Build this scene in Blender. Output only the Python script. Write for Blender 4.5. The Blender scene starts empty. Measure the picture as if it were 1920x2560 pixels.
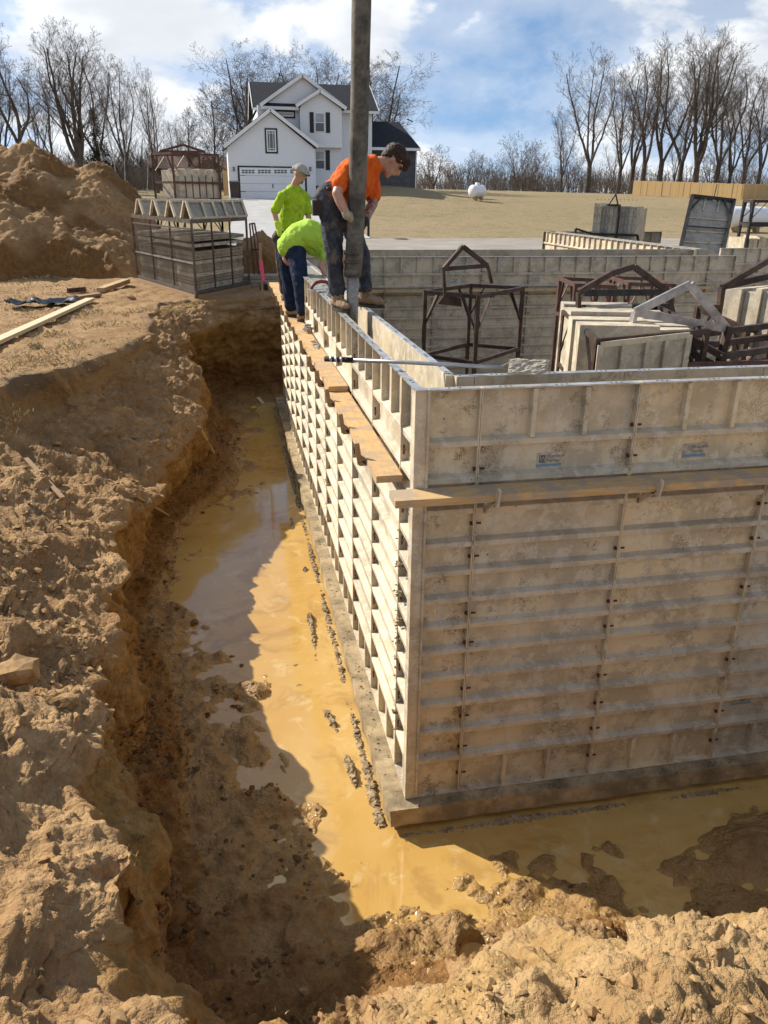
import bpy, bmesh, math, random
import numpy as np
from mathutils import Vector, Matrix
random.seed(11); RNG = np.random.RandomState(11)
S = bpy.context.scene; COL = S.collection
PI = math.pi; rad = math.radians
# ---------------------------------------------------------------- camera
CAM = np.array([-0.9442, -3.9158, 0.9511]); YAW, PITCH, ROLL, FPX = 0.1974, 0.3861, 0.0115, 1961.6
_cy, _sy, _cp, _sp = math.cos(YAW), math.sin(YAW), math.cos(PITCH), math.sin(PITCH)
_f = np.array([_sy*_cp, _cy*_cp, -_sp]); _r = np.array([_cy, -_sy, 0.0]); _u = np.cross(_r, _f)
_cr, _sr = math.cos(ROLL), math.sin(ROLL)
CR = _cr*_r + _sr*_u; CU = -_sr*_r + _cr*_u; CF = _f
cd = bpy.data.cameras.new('camera'); cam = bpy.data.objects.new('camera', cd); COL.objects.link(cam)
cd.sensor_fit = 'VERTICAL'; cd.sensor_height = 36.0; cd.sensor_width = 27.0
cd.lens = FPX/2560.0*36.0; cd.clip_start = 0.05; cd.clip_end = 3000
M = Matrix.Identity(4)
for i in range(3):
    M[i][0] = CR[i]; M[i][1] = CU[i]; M[i][2] = -CF[i]; M[i][3] = CAM[i]
cam.matrix_world = M; S.camera = cam
# ---------------------------------------------------------------- sky and sun
SUN_EL, SUN_AZ = rad(35), math.atan2(-0.72, 0.69)      # azimuth clockwise from +Y, sun stands ahead and to the left
SUN_DIR = Vector((math.sin(SUN_AZ)*math.cos(SUN_EL), math.cos(SUN_AZ)*math.cos(SUN_EL), math.sin(SUN_EL)))
world = bpy.data.worlds.new('World'); S.world = world; world.use_nodes = True
def build_world():
    nt = world.node_tree; N = nt.nodes; L = nt.links; N.clear()
    out = N.new('ShaderNodeOutputWorld'); bg = N.new('ShaderNodeBackground'); bg.inputs[1].default_value = SKY_STRENGTH
    sky = N.new('ShaderNodeTexSky'); sky.sky_type = 'NISHITA'; sky.sun_disc = False
    sky.sun_elevation = SUN_EL; sky.sun_rotation = SUN_AZ; sky.air_density = 1.0; sky.dust_density = 0.3; sky.ozone_density = 1.5
    tc = N.new('ShaderNodeTexCoord'); sep = N.new('ShaderNodeSeparateXYZ'); L.new(tc.outputs['Generated'], sep.inputs[0])
    def math_(op, a, b=None, clamp=False):
        m = N.new('ShaderNodeMath'); m.operation = op; m.use_clamp = clamp
        for k, v in enumerate((a, b)):
            if v is None: continue
            if isinstance(v, (int, float)): m.inputs[k].default_value = v
            else: L.new(v, m.inputs[k])
        return m.outputs[0]
    zc = math_('MAXIMUM', sep.outputs[2], 0.0)
    lift = N.new('ShaderNodeCombineXYZ'); L.new(sep.outputs[0], lift.inputs[0]); L.new(sep.outputs[1], lift.inputs[1]); L.new(math_('ADD', math_('MULTIPLY', zc, .85), .20), lift.inputs[2])
    L.new(lift.outputs[0], sky.inputs[0])                       # the clear blue of a crisp day down to the skyline
    cmb = N.new('ShaderNodeCombineXYZ'); L.new(sep.outputs[0], cmb.inputs[0]); L.new(sep.outputs[1], cmb.inputs[1]); L.new(math_('MULTIPLY', zc, 1.9), cmb.inputs[2])
    def nz(scale, off, detail=9, rough=0.56, dist=0.3):
        mp = N.new('ShaderNodeMapping'); mp.inputs['Location'].default_value = off; L.new(cmb.outputs[0], mp.inputs[0])
        n = N.new('ShaderNodeTexNoise'); n.inputs['Scale'].default_value = scale; n.inputs['Detail'].default_value = detail
        n.inputs['Roughness'].default_value = rough; n.inputs['Distortion'].default_value = dist
        L.new(mp.outputs[0], n.inputs[0]); return n.outputs[0]
    def ramp(x, a, b, c0=0.0, c1=1.0):
        m = N.new('ShaderNodeMapRange'); m.interpolation_type = 'SMOOTHSTEP'
        m.inputs[1].default_value = a; m.inputs[2].default_value = b; m.inputs[3].default_value = c0; m.inputs[4].default_value = c1
        L.new(x, m.inputs[0]); return m.outputs[0]
    o = CLOUD_OFF
    n1 = nz(CLOUD_SCALE, o, 8, .56, .15); n1b = nz(CLOUD_SCALE, (o[0]-.02, o[1]+.02, o[2]+.045), 3, .5, .15)
    big = nz(CLOUD_SCALE*.33, (o[0]+4.2, o[1]+1.7, 0.0), 2, .5, 0.)
    dens = math_('ADD', n1, math_('MULTIPLY', math_('SUBTRACT', big, 0.5), 0.7))
    dens = math_('ADD', dens, ramp(sep.outputs[2], 0.02, 0.30, 0.06, 0.0))           # distant cloud piles up towards the horizon
    mask = ramp(dens, CLOUD_T, CLOUD_T+.12); veil = math_('MULTIPLY', ramp(dens, CLOUD_T-.16, CLOUD_T+.06), 0.45)
    mask = math_('MAXIMUM', math_('MULTIPLY', mask, .96), veil)
    lit = ramp(math_('SUBTRACT', n1, n1b), -0.05, 0.06); thick = ramp(dens, CLOUD_T+.06, CLOUD_T+.30)
    shade = math_('SUBTRACT', math_('ADD', math_('MULTIPLY', lit, 0.55), 0.55), math_('MULTIPLY', thick, 0.38))
    cc = N.new('ShaderNodeMixRGB'); cc.inputs[1].default_value = (*CLOUD_DARK, 1); cc.inputs[2].default_value = (*CLOUD_LIT, 1); L.new(shade, cc.inputs[0])
    hs = N.new('ShaderNodeHueSaturation'); hs.inputs['Saturation'].default_value = 1.22; hs.inputs['Value'].default_value = SKY_VALUE; L.new(sky.outputs[0], hs.inputs['Color'])
    mx = N.new('ShaderNodeMixRGB'); L.new(mask, mx.inputs[0]); L.new(hs.outputs[0], mx.inputs[1]); L.new(cc.outputs[0], mx.inputs[2])
    L.new(mx.outputs[0], bg.inputs[0]); L.new(bg.outputs[0], out.inputs[0])
SKY_STRENGTH = 0.15
CLOUD_OFF = (3.1, 0.4, 0.0); CLOUD_DARK = (2.75, 2.9, 3.15); CLOUD_LIT = (4.5, 4.6, 4.7); CLOUD_SCALE = 3.6; CLOUD_T = .535; SKY_VALUE = .60
build_world()
sd = bpy.data.lights.new('sun', 'SUN'); sd.energy = 4.4; sd.angle = rad(0.53); sd.color = (1.0, 0.93, 0.82)
sun = bpy.data.objects.new('sun', sd); COL.objects.link(sun); sun.rotation_euler = SUN_DIR.to_track_quat('Z', 'Y').to_euler(); sun.location = (-8, 8, 10)
S.view_settings.view_transform = 'Standard'; S.view_settings.look = 'None'; S.view_settings.exposure = 0.68; S.view_settings.gamma = 1.0
S.view_settings.use_curve_mapping = False
# ---------------------------------------------------------------- where a photograph pixel (1920x2560) meets a plane
def _d(x, y): return CF + CR*((x-960)/FPX) + CU*((1280-y)/FPX)
def atz(x, y, z): d = _d(x, y); return CAM + d*((z-CAM[2])/d[2])
def aty(x, y, Y): d = _d(x, y); return CAM + d*((Y-CAM[1])/d[1])
# ---------------------------------------------------------------- object helpers
def obj(name, me, mats=None, parent=None, loc=None, rotz=None):
    o = bpy.data.objects.new(name, me); COL.objects.link(o)
    if mats is not None and me is not None and len(me.materials) == 0:
        for m in (mats if isinstance(mats, (list, tuple)) else [mats]): me.materials.append(m)
    if parent is not None: o.parent = parent
    if loc is not None: o.location = loc
    if rotz is not None: o.rotation_euler = (0, 0, rotz)
    return o
def tag(o, label=None, cat=None, group=None, kind=None):
    if label: o['label'] = label
    if cat: o['category'] = cat
    if group: o['group'] = group
    if kind: o['kind'] = kind
    return o
def thing(name, label, cat, loc=(0, 0, 0), rotz=0.0, group=None):
    return tag(obj(name, None, None, None, loc, rotz), label, cat, group)
class MB:
    def __init__(s): s.v = []; s.f = []; s.mi = []; s.cur = 0
    def add(s, vs, fs):
        b = len(s.v); s.v += [tuple(map(float, p)) for p in vs]; s.f += [tuple(i+b for i in f) for f in fs]; s.mi += [s.cur]*len(fs); return s
    def box(s, a, b):
        x0, y0, z0 = a; x1, y1, z1 = b
        return s.add([(x0,y0,z0),(x1,y0,z0),(x1,y1,z0),(x0,y1,z0),(x0,y0,z1),(x1,y0,z1),(x1,y1,z1),(x0,y1,z1)],
                     [(0,3,2,1),(4,5,6,7),(0,1,5,4),(1,2,6,5),(2,3,7,6),(3,0,4,7)])
    def bar(s, p, q, w=.04, h=None, up=(0, 0, 1)):
        p = Vector(p); q = Vector(q); d = (q-p).normalized(); h = h or w; up = Vector(up)
        if abs(d.dot(up)) > .95: up = Vector((0, 1, 0)) if abs(d.y) < .9 else Vector((1, 0, 0))
        a = d.cross(up).normalized(); b = a.cross(d).normalized(); vs = []
        for c in (p, q):
            for i, j in ((-1,-1),(1,-1),(1,1),(-1,1)): vs.append(c+a*(i*w/2)+b*(j*h/2))
        return s.add(vs, [(0,3,2,1),(4,5,6,7),(0,1,5,4),(1,2,6,5),(2,3,7,6),(3,0,4,7)])
    def tube(s, pts, rs, n=8, caps=True):
        pts = [Vector(p) for p in pts]; rs = [rs]*len(pts) if isinstance(rs, (int, float)) else rs; vs = []; fs = []
        a = None
        for i, p in enumerate(pts):
            d = (pts[min(i+1, len(pts)-1)]-pts[max(i-1, 0)]).normalized()
            if a is None: a = d.orthogonal().normalized()
            a = (a-d*a.dot(d)).normalized(); b = d.cross(a)
            for k in range(n): t = 2*PI*k/n; vs.append(p+(a*math.cos(t)+b*math.sin(t))*rs[i])
        for i in range(len(pts)-1):
            for k in range(n): fs.append((i*n+k, i*n+(k+1) % n, (i+1)*n+(k+1) % n, (i+1)*n+k))
        if caps: fs.append(tuple(range(n))[::-1]); fs.append(tuple(range((len(pts)-1)*n, len(pts)*n)))
        return s.add(vs, fs)
    def prism(s, poly, a, b, axis=1):          # polygon in the other two axes, extruded from a to b
        n = len(poly); vs = []
        for w in (a, b):
            for (u, v) in poly: vs.append((u, w, v) if axis == 1 else ((w, u, v) if axis == 0 else (u, v, w)))
        return s.add(vs, [tuple(range(n)), tuple(range(n, 2*n))[::-1]]+[(i, i+n, (i+1) % n+n, (i+1) % n) for i in range(n)])
    def mesh(s, name, smooth=False):
        me = bpy.data.meshes.new(name); me.from_pydata(s.v, [], s.f); 
        bm = bmesh.new(); bm.from_mesh(me); bmesh.ops.recalc_face_normals(bm, faces=bm.faces); bm.to_mesh(me); bm.free()
        if any(s.mi): me.polygons.foreach_set('material_index', s.mi)
        if smooth: me.polygons.foreach_set('use_smooth', [True]*len(me.polygons))
        me.update(); return me
    def build(s, name, mats, parent=None, smooth=False, loc=None, rotz=None): return obj(name, s.mesh(name, smooth), mats, parent, loc, rotz)
def npmesh(name, v, f, smooth=True):
    me = bpy.data.meshes.new(name); v = np.asarray(v, np.float32); f = np.asarray(f, np.int32); k = f.shape[1]
    me.vertices.add(len(v)); me.vertices.foreach_set('co', v.ravel()); me.loops.add(f.size); me.loops.foreach_set('vertex_index', f.ravel())
    me.polygons.add(len(f)); me.polygons.foreach_set('loop_start', np.arange(0, f.size, k, dtype=np.int32)); me.polygons.foreach_set('loop_total', np.full(len(f), k, np.int32))
    me.update(calc_edges=True); me.validate(); me.polygons.foreach_set('use_smooth', np.full(len(me.polygons), bool(smooth))); me.update(); return me
def attr(me, name, val):
    a = me.attributes.new(name, 'FLOAT', 'POINT'); a.data.foreach_set('value', np.asarray(val, np.float32).ravel())
# ---------------------------------------------------------------- noise in numpy
_P = np.random.RandomState(5).permutation(256); _G = np.random.RandomState(6).normal(size=(256, 3)); _G /= np.linalg.norm(_G, axis=1)[:, None]
_J = np.random.RandomState(7).rand(256, 3)
def _h(a, b, c): return _P[(_P[(_P[a & 255]+b) & 255]+c) & 255]
def pn(p):
    i = np.floor(p).astype(np.int64); f = p-i; u = f*f*f*(f*(f*6-15)+10); o = np.zeros(len(p))
    for dx in (0, 1):
        for dy in (0, 1):
            for dz in (0, 1):
                g = _G[_h(i[:, 0]+dx, i[:, 1]+dy, i[:, 2]+dz)]
                w = (u[:, 0] if dx else 1-u[:, 0])*(u[:, 1] if dy else 1-u[:, 1])*(u[:, 2] if dz else 1-u[:, 2])
                o += w*(g[:, 0]*(f[:, 0]-dx)+g[:, 1]*(f[:, 1]-dy)+g[:, 2]*(f[:, 2]-dz))
    return o*1.6
def fbm(p, sc, oct=4, gain=.5):
    o = 0; a = 1
    for k in range(oct): o = o+a*pn(p*sc+17.3*k); sc *= 2.03; a *= gain
    return o
def worley(p, sc, second=False):
    q = p*sc; i = np.floor(q-.5).astype(np.int64); best = np.full(len(p), 9.0); nxt = best.copy(); cid = np.zeros(len(p), np.int64)
    for dx in (0, 1):
        for dy in (0, 1):
            for dz in (0, 1):
                h = _h(i[:, 0]+dx, i[:, 1]+dy, i[:, 2]+dz); c = i+np.array([dx, dy, dz])+.5+(_J[h]-.5)*.85
                d = ((q-c)**2).sum(1); m = d < best; nxt = np.where(m, best, np.minimum(nxt, d)); best = np.where(m, d, best); cid = np.where(m, h, cid)
    if second: return np.sqrt(best), np.sqrt(nxt), _J[cid][:, 0]
    return np.sqrt(best), _J[cid][:, 0]
def blocks(p, sc, soft=.16):            # angular crumbly lumps: every cell its own height, a groove between them
    a, b, k = worley(p, sc, True); e = b-a; return (k-.5)*np.clip(e/soft, 0, 1)-.35*(1-np.clip(e/(soft*.6), 0, 1)), k
def sstep(x, a, b): t = np.clip((x-a)/(b-a), 0, 1); return t*t*(3-2*t)
S.render.engine = 'CYCLES'
S.cycles.max_bounces = 5; S.cycles.diffuse_bounces = 3; S.cycles.glossy_bounces = 2; S.cycles.transmission_bounces = 2; S.cycles.transparent_max_bounces = 4
S.cycles.caustics_reflective = False; S.cycles.caustics_refractive = False; S.cycles.use_adaptive_sampling = True; S.cycles.adaptive_threshold = .02; S.cycles.use_denoising = True
# ---------------------------------------------------------------- materials
class MT:
    def __init__(s, name):
        s.m = bpy.data.materials.new(name); s.m.use_nodes = True; s.nt = s.m.node_tree; s.N = s.nt.nodes; s.L = s.nt.links
        s.b = s.N['Principled BSDF']; s.pos = s.N.new('ShaderNodeNewGeometry').outputs['Position']
    def inp(s, sock, v):
        if isinstance(v, (int, float)): sock.default_value = v
        elif isinstance(v, tuple): sock.default_value = v if len(v) == 4 else (*v, 1)
        else: s.L.new(v, sock)
    def noise(s, scale, detail=6, rough=.6, stretch=None, dist=0., off=0.):
        n = s.N.new('ShaderNodeTexNoise'); n.inputs['Scale'].default_value = scale; n.inputs['Detail'].default_value = detail
        n.inputs['Roughness'].default_value = rough; n.inputs['Distortion'].default_value = dist
        mp = s.N.new('ShaderNodeMapping'); mp.inputs['Location'].default_value = (off, off*1.7, off*.6)
        if stretch: mp.inputs['Scale'].default_value = stretch
        s.L.new(s.pos, mp.inputs[0]); s.L.new(mp.outputs[0], n.inputs[0]); return n.outputs[0]
    def voro(s, scale, feat='F1', stretch=None):
        n = s.N.new('ShaderNodeTexVoronoi'); n.feature = feat; n.inputs['Scale'].default_value = scale
        if stretch:
            mp = s.N.new('ShaderNodeMapping'); mp.inputs['Scale'].default_value = stretch; s.L.new(s.pos, mp.inputs[0]); s.L.new(mp.outputs[0], n.inputs[0])
        else: s.L.new(s.pos, n.inputs['Vector'])
        return n.outputs['Distance']
    def ramp(s, x, a, b, c0=0., c1=1.):
        m = s.N.new('ShaderNodeMapRange'); m.interpolation_type = 'SMOOTHSTEP'
        for k, v in ((1, a), (2, b), (3, c0), (4, c1)): m.inputs[k].default_value = v
        s.inp(m.inputs[0], x); return m.outputs[0]
    def mix(s, fac, a, b, mode='MIX'):
        m = s.N.new('ShaderNodeMixRGB'); m.blend_type = mode; s.inp(m.inputs[0], fac); s.inp(m.inputs[1], a); s.inp(m.inputs[2], b); return m.outputs[0]
    def math(s, op, a, b=0.):
        m = s.N.new('ShaderNodeMath'); m.operation = op; s.inp(m.inputs[0], a); s.inp(m.inputs[1], b); return m.outputs[0]
    def attr(s, name): n = s.N.new('ShaderNodeAttribute'); n.attribute_name = name; return n.outputs['Fac']
    def sep(s): n = s.N.new('ShaderNodeSeparateXYZ'); s.L.new(s.pos, n.inputs[0]); return n.outputs
    def bump(s, h, strength=.4, dist=.01):
        n = s.N.new('ShaderNodeBump'); n.inputs['Strength'].default_value = strength; n.inputs['Distance'].default_value = dist; s.L.new(h, n.inputs['Height']); s.L.new(n.outputs[0], s.b.inputs['Normal'])
    def out(s, color, rough=.7, metal=0., spec=.5):
        s.inp(s.b.inputs['Base Color'], color); s.inp(s.b.inputs['Roughness'], rough); s.inp(s.b.inputs['Metallic'], metal); s.inp(s.b.inputs['Specular IOR Level'], spec); return s.m
def simple(name, c, rough=.7, metal=0., var=.25, scale=6., bump=0., spec=.4):
    t = MT(name); n = t.noise(scale, 4, .65); d = tuple(x*(1-var) for x in c); l = tuple(min(1, x*(1+var*.7)) for x in c)
    col = t.mix(t.ramp(n, .3, .7), d, l)
    if bump: t.bump(t.noise(scale*4, 3), bump, .01)
    return t.out(col, rough, metal, spec)
def m_form(name, tint=(1, 1, 1), dirty=.5):
    t = MT(name); T = lambda c: tuple(a*b for a, b in zip(c, tint))
    n1 = t.noise(2.6, 5, .68); n2 = t.noise(8., 5, .72, off=3.); st = t.noise(34., 4, .65, stretch=(1, 1, .05), off=9.); fine = t.noise(110., 2, .75)
    c = t.mix(t.ramp(n1, .40, .60), T((.43, .365, .265)), T((.60, .505, .36)))
    c = t.mix(t.ramp(n2, .50, .58, 0, .65), c, T((.64, .575, .46)))                       # crisp-edged cement film
    c = t.mix(t.ramp(st, .55, .66, 0, .55), c, T((.46, .43, .385)))
    c = t.mix(t.math('MULTIPLY', t.ramp(t.noise(4.4, 5, .75, off=21.), .54, .62, 0, dirty), t.ramp(fine, .42, .56)), c, T((.15, .10, .055)))
    c = t.mix(t.math('MULTIPLY', t.ramp(fine, .60, .70, 0, .6), t.ramp(n1, .5, .35)), c, T((.22, .165, .11)))
    vs = t.ramp(t.voro(11.), .045, .075, 1, 0); vs = t.math('MULTIPLY', vs, t.ramp(t.noise(1.7, 1, off=5.), .5, .58))
    c = t.mix(t.math('MULTIPLY', vs, .85), c, (.07, .05, .035))
    t.bump(t.math('ADD', fine, t.math('MULTIPLY', n2, 1.5)), .45, .004)
    return t.out(c, t.ramp(n2, .3, .7, .5, .8), .12, .4)
def m_dirt(name, dry, dry2, wet, wet2):
    t = MT(name); w = t.attr('wet'); cl = t.attr('clod')
    n1 = t.noise(1.6, 4, .6); n2 = t.noise(11., 4, .7, off=4.); n3 = t.noise(60., 3, .75, off=8.)
    d = t.mix(t.ramp(n1, .3, .68), dry, dry2); d = t.mix(t.ramp(n2, .35, .7, 0, .6), d, tuple(x*.62 for x in dry)); d = t.mix(t.ramp(cl, .35, .8, 0, .45), d, tuple(x*1.18 for x in dry2))
    e = t.mix(t.ramp(n2, .3, .7), wet, wet2); e = t.mix(t.ramp(cl, .3, .8, 0, .35), e, tuple(x*1.5 for x in wet2))
    ww = t.ramp(t.math('ADD', w, t.math('MULTIPLY', t.math('SUBTRACT', n1, .5), .7)), .25, .75)
    c = t.mix(ww, d, e); c = t.mix(t.ramp(n3, .55, .72, 0, .35), c, tuple(x*.5 for x in dry)); c = t.mix(t.ramp(n3, .30, .42, .3, 0), c, tuple(min(1, x*1.3) for x in dry2))
    c = t.mix(t.math('MULTIPLY', t.attr('cutface'), t.ramp(n1, .3, .6, .45, .95)), c, t.mix(t.ramp(n2, .35, .65), (.22, .115, .030), (.36, .205, .062)))
    c = t.mix(t.math('MULTIPLY', t.attr('topsoil'), t.ramp(n1, .42, .60, 0, .8)), c, (.13, .092, .058))
    c = t.mix(t.math('MULTIPLY', t.attr('dusty'), t.ramp(n2, .3, .6, .25, .6)), c, t.mix(t.ramp(n1, .35, .6), (.38, .25, .11), (.50, .345, .165)))  # drier front-bank soil, paled further so the foreground looks more brightly lit
    mud = t.attr('mud')
    c = t.mix(t.math('MULTIPLY', mud, t.ramp(n2, .25, .6, .35, .95)), c, (.34, .20, .065))
    fm = t.math('MULTIPLY', t.attr('film'), t.ramp(n2, .25, .55, .5, 1.)); c = t.mix(fm, c, (.42, .25, .08))
    rg = t.math('SUBTRACT', t.ramp(ww, 0, 1, .97, .80), t.math('MULTIPLY', t.math('MULTIPLY', mud, t.ramp(n2, .35, .6)), .58))
    vo = t.voro(38.)
    h = t.math('ADD', t.math('MULTIPLY', n2, 1.6), t.math('ADD', n3, t.math('MULTIPLY', vo, -.8))); t.bump(h, .9, .014)
    rg = t.math('MAXIMUM', t.math('SUBTRACT', rg, t.math('MULTIPLY', fm, .35)), .12); return t.out(c, rg, 0., t.ramp(mud, 0, 1, .25, .5))
def m_grassy(name, a, b, c, sc=1.0):
    t = MT(name); n1 = t.noise(.10*sc, 5, .6); n2 = t.noise(1.1*sc, 4, .7, off=3.); n3 = t.noise(9*sc, 4, .8, off=6., stretch=(1, .5, 1))
    k = t.mix(t.ramp(n1, .38, .62), a, b); k = t.mix(t.ramp(n2, .45, .7, 0, .7), k, c); k = t.mix(t.ramp(n3, .42, .66, 0, .6), k, tuple(x*.5 for x in a)); k = t.mix(t.ramp(n3, .30, .42, .5, 0), k, tuple(x*1.4 for x in a))
    t.bump(t.math('ADD', n3, n2), .8, .06); return t.out(k, .95, 0, .15)
def m_wood(name, c, c2, stain=None, stretch=(1, 14, 14), rough=.75):
    t = MT(name); g = t.noise(7., 8, .7, stretch=stretch, dist=.4); n = t.noise(6., 7, .65, off=7.)
    k = t.mix(t.ramp(g, .3, .7), c, c2)
    if stain: k = t.mix(t.ramp(n, .46, .56, 0, .75), k, stain); k = t.mix(t.ramp(t.noise(30., 5, .7, off=2.), .62, .72, 0, .7), k, tuple(x*.4 for x in stain))
    t.bump(g, .3, .004); return t.out(k, rough, 0, .3)
def m_metal_rust(name, c, c2, rough=.65):
    t = MT(name); n = t.noise(7., 8, .7); n2 = t.noise(45., 5, .7, off=4.)
    k = t.mix(t.ramp(n, .35, .65), c, c2); k = t.mix(t.ramp(n2, .6, .72, 0, .6), k, (.30, .26, .21)); t.bump(n2, .3, .003); return t.out(k, rough, .35, .4)
MAT = {}
MAT['form'] = m_form('form_aluminium')
MAT['form_l'] = m_form('form_aluminium_pale', (1.12, 1.11, 1.08), .35)
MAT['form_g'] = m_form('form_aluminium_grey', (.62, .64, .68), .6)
MAT['form_old'] = m_form('form_aluminium_weathered', (.95, .96, .98), .65)
MAT['flange'] = simple('bare_aluminium_flange', (.50, .50, .49), .38, .55, .35, 9, .15)
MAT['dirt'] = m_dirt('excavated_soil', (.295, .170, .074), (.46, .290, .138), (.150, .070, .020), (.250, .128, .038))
MAT['stone'] = simple('dusty_stone', (.36, .225, .105), .93, 0, .4, 16, .2, .2)
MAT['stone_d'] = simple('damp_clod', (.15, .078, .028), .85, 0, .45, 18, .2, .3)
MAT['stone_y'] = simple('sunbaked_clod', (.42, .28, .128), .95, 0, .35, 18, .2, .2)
MAT['steel'] = m_metal_rust('rusty_steel', (.046, .027, .020), (.105, .066, .048))
MAT['steel_r'] = m_metal_rust('red_rusty_steel', (.085, .040, .030), (.145, .078, .058))
MAT['steel_b'] = m_metal_rust('black_steel', (.018, .017, .017), (.05, .042, .036), .5)
MAT['steel_g'] = m_metal_rust('grey_weathered_steel', (.075, .058, .045), (.16, .125, .095), .6)
MAT['steel_p'] = simple('worn_shiny_steel', (.42, .38, .36), .42, .6, .35, 8, .1)
MAT['pin'] = simple('rusted_pin', (.12, .045, .02), .8, .2, .4, 40)
MAT['hole'] = simple('pin_hole_shadowless_dark', (.035, .03, .025), .8, 0, .2, 30)
MAT['wood'] = m_wood('orange_plank', (.50, .30, .12), (.62, .43, .22), (.36, .30, .23))
MAT['wood_x'] = m_wood('orange_plank_crosswise', (.54, .31, .12), (.66, .44, .21), (.40, .30, .20), (14, 1, 14))
MAT['wood_x2'] = MAT['wood_x']
MAT['wood_new'] = m_wood('new_lumber', (.60, .46, .27), (.70, .58, .38))
MAT['wood_old'] = m_wood('old_board', (.27, .17, .09), (.37, .25, .14))
MAT['fence'] = m_wood('fence_boards', (.48, .31, .13), (.60, .42, .20), None, (10, 10, 1))
MAT['concrete'] = simple('footing_concrete', (.36, .275, .16), .85, 0, .45, 5, .7)
MAT['concrete_d'] = simple('rough_spilled_concrete', (.31, .23, .13), .8, 0, .45, 20, .15)
MAT['wetcon'] = simple('wet_concrete', (.30, .275, .235), .42, 0, .3, 40, .3, .6)
MAT['drive'] = simple('pale_driveway_concrete', (.42, .41, .39), .8, 0, .12, 1.5, .1)
MAT['road'] = simple('street_surface', (.30, .265, .22), .9, 0, .18, .9, .2)
MAT['grass'] = m_grassy('dormant_lawn', (.335, .255, .145), (.30, .235, .125), (.20, .18, .085))
MAT['blade'] = simple('dry_grass_blade', (.48, .39, .21), .9, 0, .4, 5)
MAT['bark'] = simple('grey_brown_bark', (.115, .094, .078), .95, 0, .35, 3, .4, .1)
MAT['bark_l'] = simple('paler_bark', (.125, .098, .08), .95, 0, .35, 3, .3, .1)
MAT['birch'] = simple('birch_bark', (.42, .38, .34), .9, 0, .4, 2.5, .2, .1)
MAT['twig'] = simple('twigs', (.145, .118, .10), .95, 0, .3, 2, 0, .1)
MAT['brush'] = simple('brush_stems', (.20, .165, .135), .95, 0, .4, .6, 0, .1)
MAT['needle'] = simple('conifer_needles', (.022, .032, .018), .9, 0, .4, 2, 0, .1)
def m_siding(name, c, pitch, axis=2, depth=.5):
    t = MT(name); n = t.noise(.6, 5); return t.out(t.mix(t.ramp(n, .3, .7), tuple(x*.96 for x in c), c), .55, 0, .35)
MAT['white'] = m_siding('white_vinyl', (.80, .81, .83), .1)
MAT['trim'] = simple('white_trim', (.80, .80, .80), .5, 0, .03, 1)
MAT['black'] = simple('black_trim', (.014, .015, .018), .5, 0, .2, 3)
MAT['shingle'] = simple('charcoal_shingle', (.030, .033, .040), .9, 0, .35, 7, .4, .2)
MAT['brick'] = simple('dark_brick', (.055, .055, .06), .85, 0, .35, 2.5, .2)
MAT['mortar'] = simple('grey_mortar', (.20, .20, .20), .9, 0, .15, 4)
def glass(name, c, rough=.06):
    t = MT(name); return t.out(t.mix(t.ramp(t.noise(1.2, 3), .35, .65), tuple(x*.6 for x in c), c), rough, 0, .8)
MAT['glass'] = glass('window_glass', (.30, .34, .40)); MAT['glass_d'] = glass('dark_window_glass', (.035, .045, .055)); MAT['screen'] = simple('window_screen', (.13, .14, .16), .6, 0, .1, 3)
MAT['roof_b'] = simple('brown_roof', (.115, .068, .05), .9, 0, .2, 2); MAT['wall_b'] = simple('brown_wall', (.20, .125, .08), .9, 0, .2, 2)
MAT['bin'] = simple('brown_plastic', (.055, .036, .030), .45, 0, .15, 3)
MAT['tank'] = simple('white_tank_paint', (.82, .82, .82), .35, 0, .06, 1.4)
MAT['rubber'] = None
def m_rubber():
    t = MT('dusty_rubber_hose'); n = t.noise(7., 8, .7); n2 = t.noise(30., 6, .7, stretch=(1, 1, .35), off=2.)
    k = t.mix(t.ramp(n, .3, .7), (.060, .054, .045), (.20, .175, .135)); k = t.mix(t.ramp(n2, .58, .7, 0, .8), k, (.028, .026, .024)); t.bump(n2, .4, .004); return t.out(k, .75, 0, .3)
MAT['rubber'] = m_rubber()
def m_water():
    t = MT('muddy_water'); n1 = t.noise(.8, 5, .6); n2 = t.noise(5., 6, .65, off=3., dist=.8)
    c = t.mix(t.ramp(n1, .3, .7), (.53, .315, .085), (.60, .395, .14)); c = t.mix(t.ramp(n2, .54, .68, 0, .55), c, (.66, .50, .25)); c = t.mix(t.ramp(t.noise(1.7, 5, .7, off=13., dist=1.5), .50, .66, 0, .55), c, (.36, .205, .062))
    w = t.math('ADD', t.math('MULTIPLY', t.noise(3.2, 3, .5, off=1.), .7), t.math('MULTIPLY', t.noise(16., 3, .5, off=5.), .10)); t.bump(w, .16, .02)
    t.b.inputs['IOR'].default_value = 1.42; return t.out(c, .07, 0, 1.0)
MAT['water'] = m_water()
def flat(name, c, rough=.6, spec=.3): t = MT(name); return t.out(c, rough, 0, spec)
MAT['blue_ink'] = flat('blue_print', (.16, .27, .36)); MAT['grey_ink'] = flat('grey_print', (.13, .14, .16))
MAT['sticker'] = simple('worn_sticker', (.46, .41, .32), .6, 0, .35, 30)
MAT['pink'] = flat('pink_ribbon', (.85, .10, .22)); MAT['yellow'] = flat('yellow_can', (.65, .45, .05), .35); MAT['red'] = simple('red_handle', (.20, .022, .018), .45, 0, .2, 9)
MAT['poly'] = simple('black_plastic_sheet', (.012, .012, .014), .3, 0, .3, 8, .5)
MAT['alum'] = simple('aluminium_handle', (.46, .47, .47), .42, .6, .2, 8)
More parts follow.
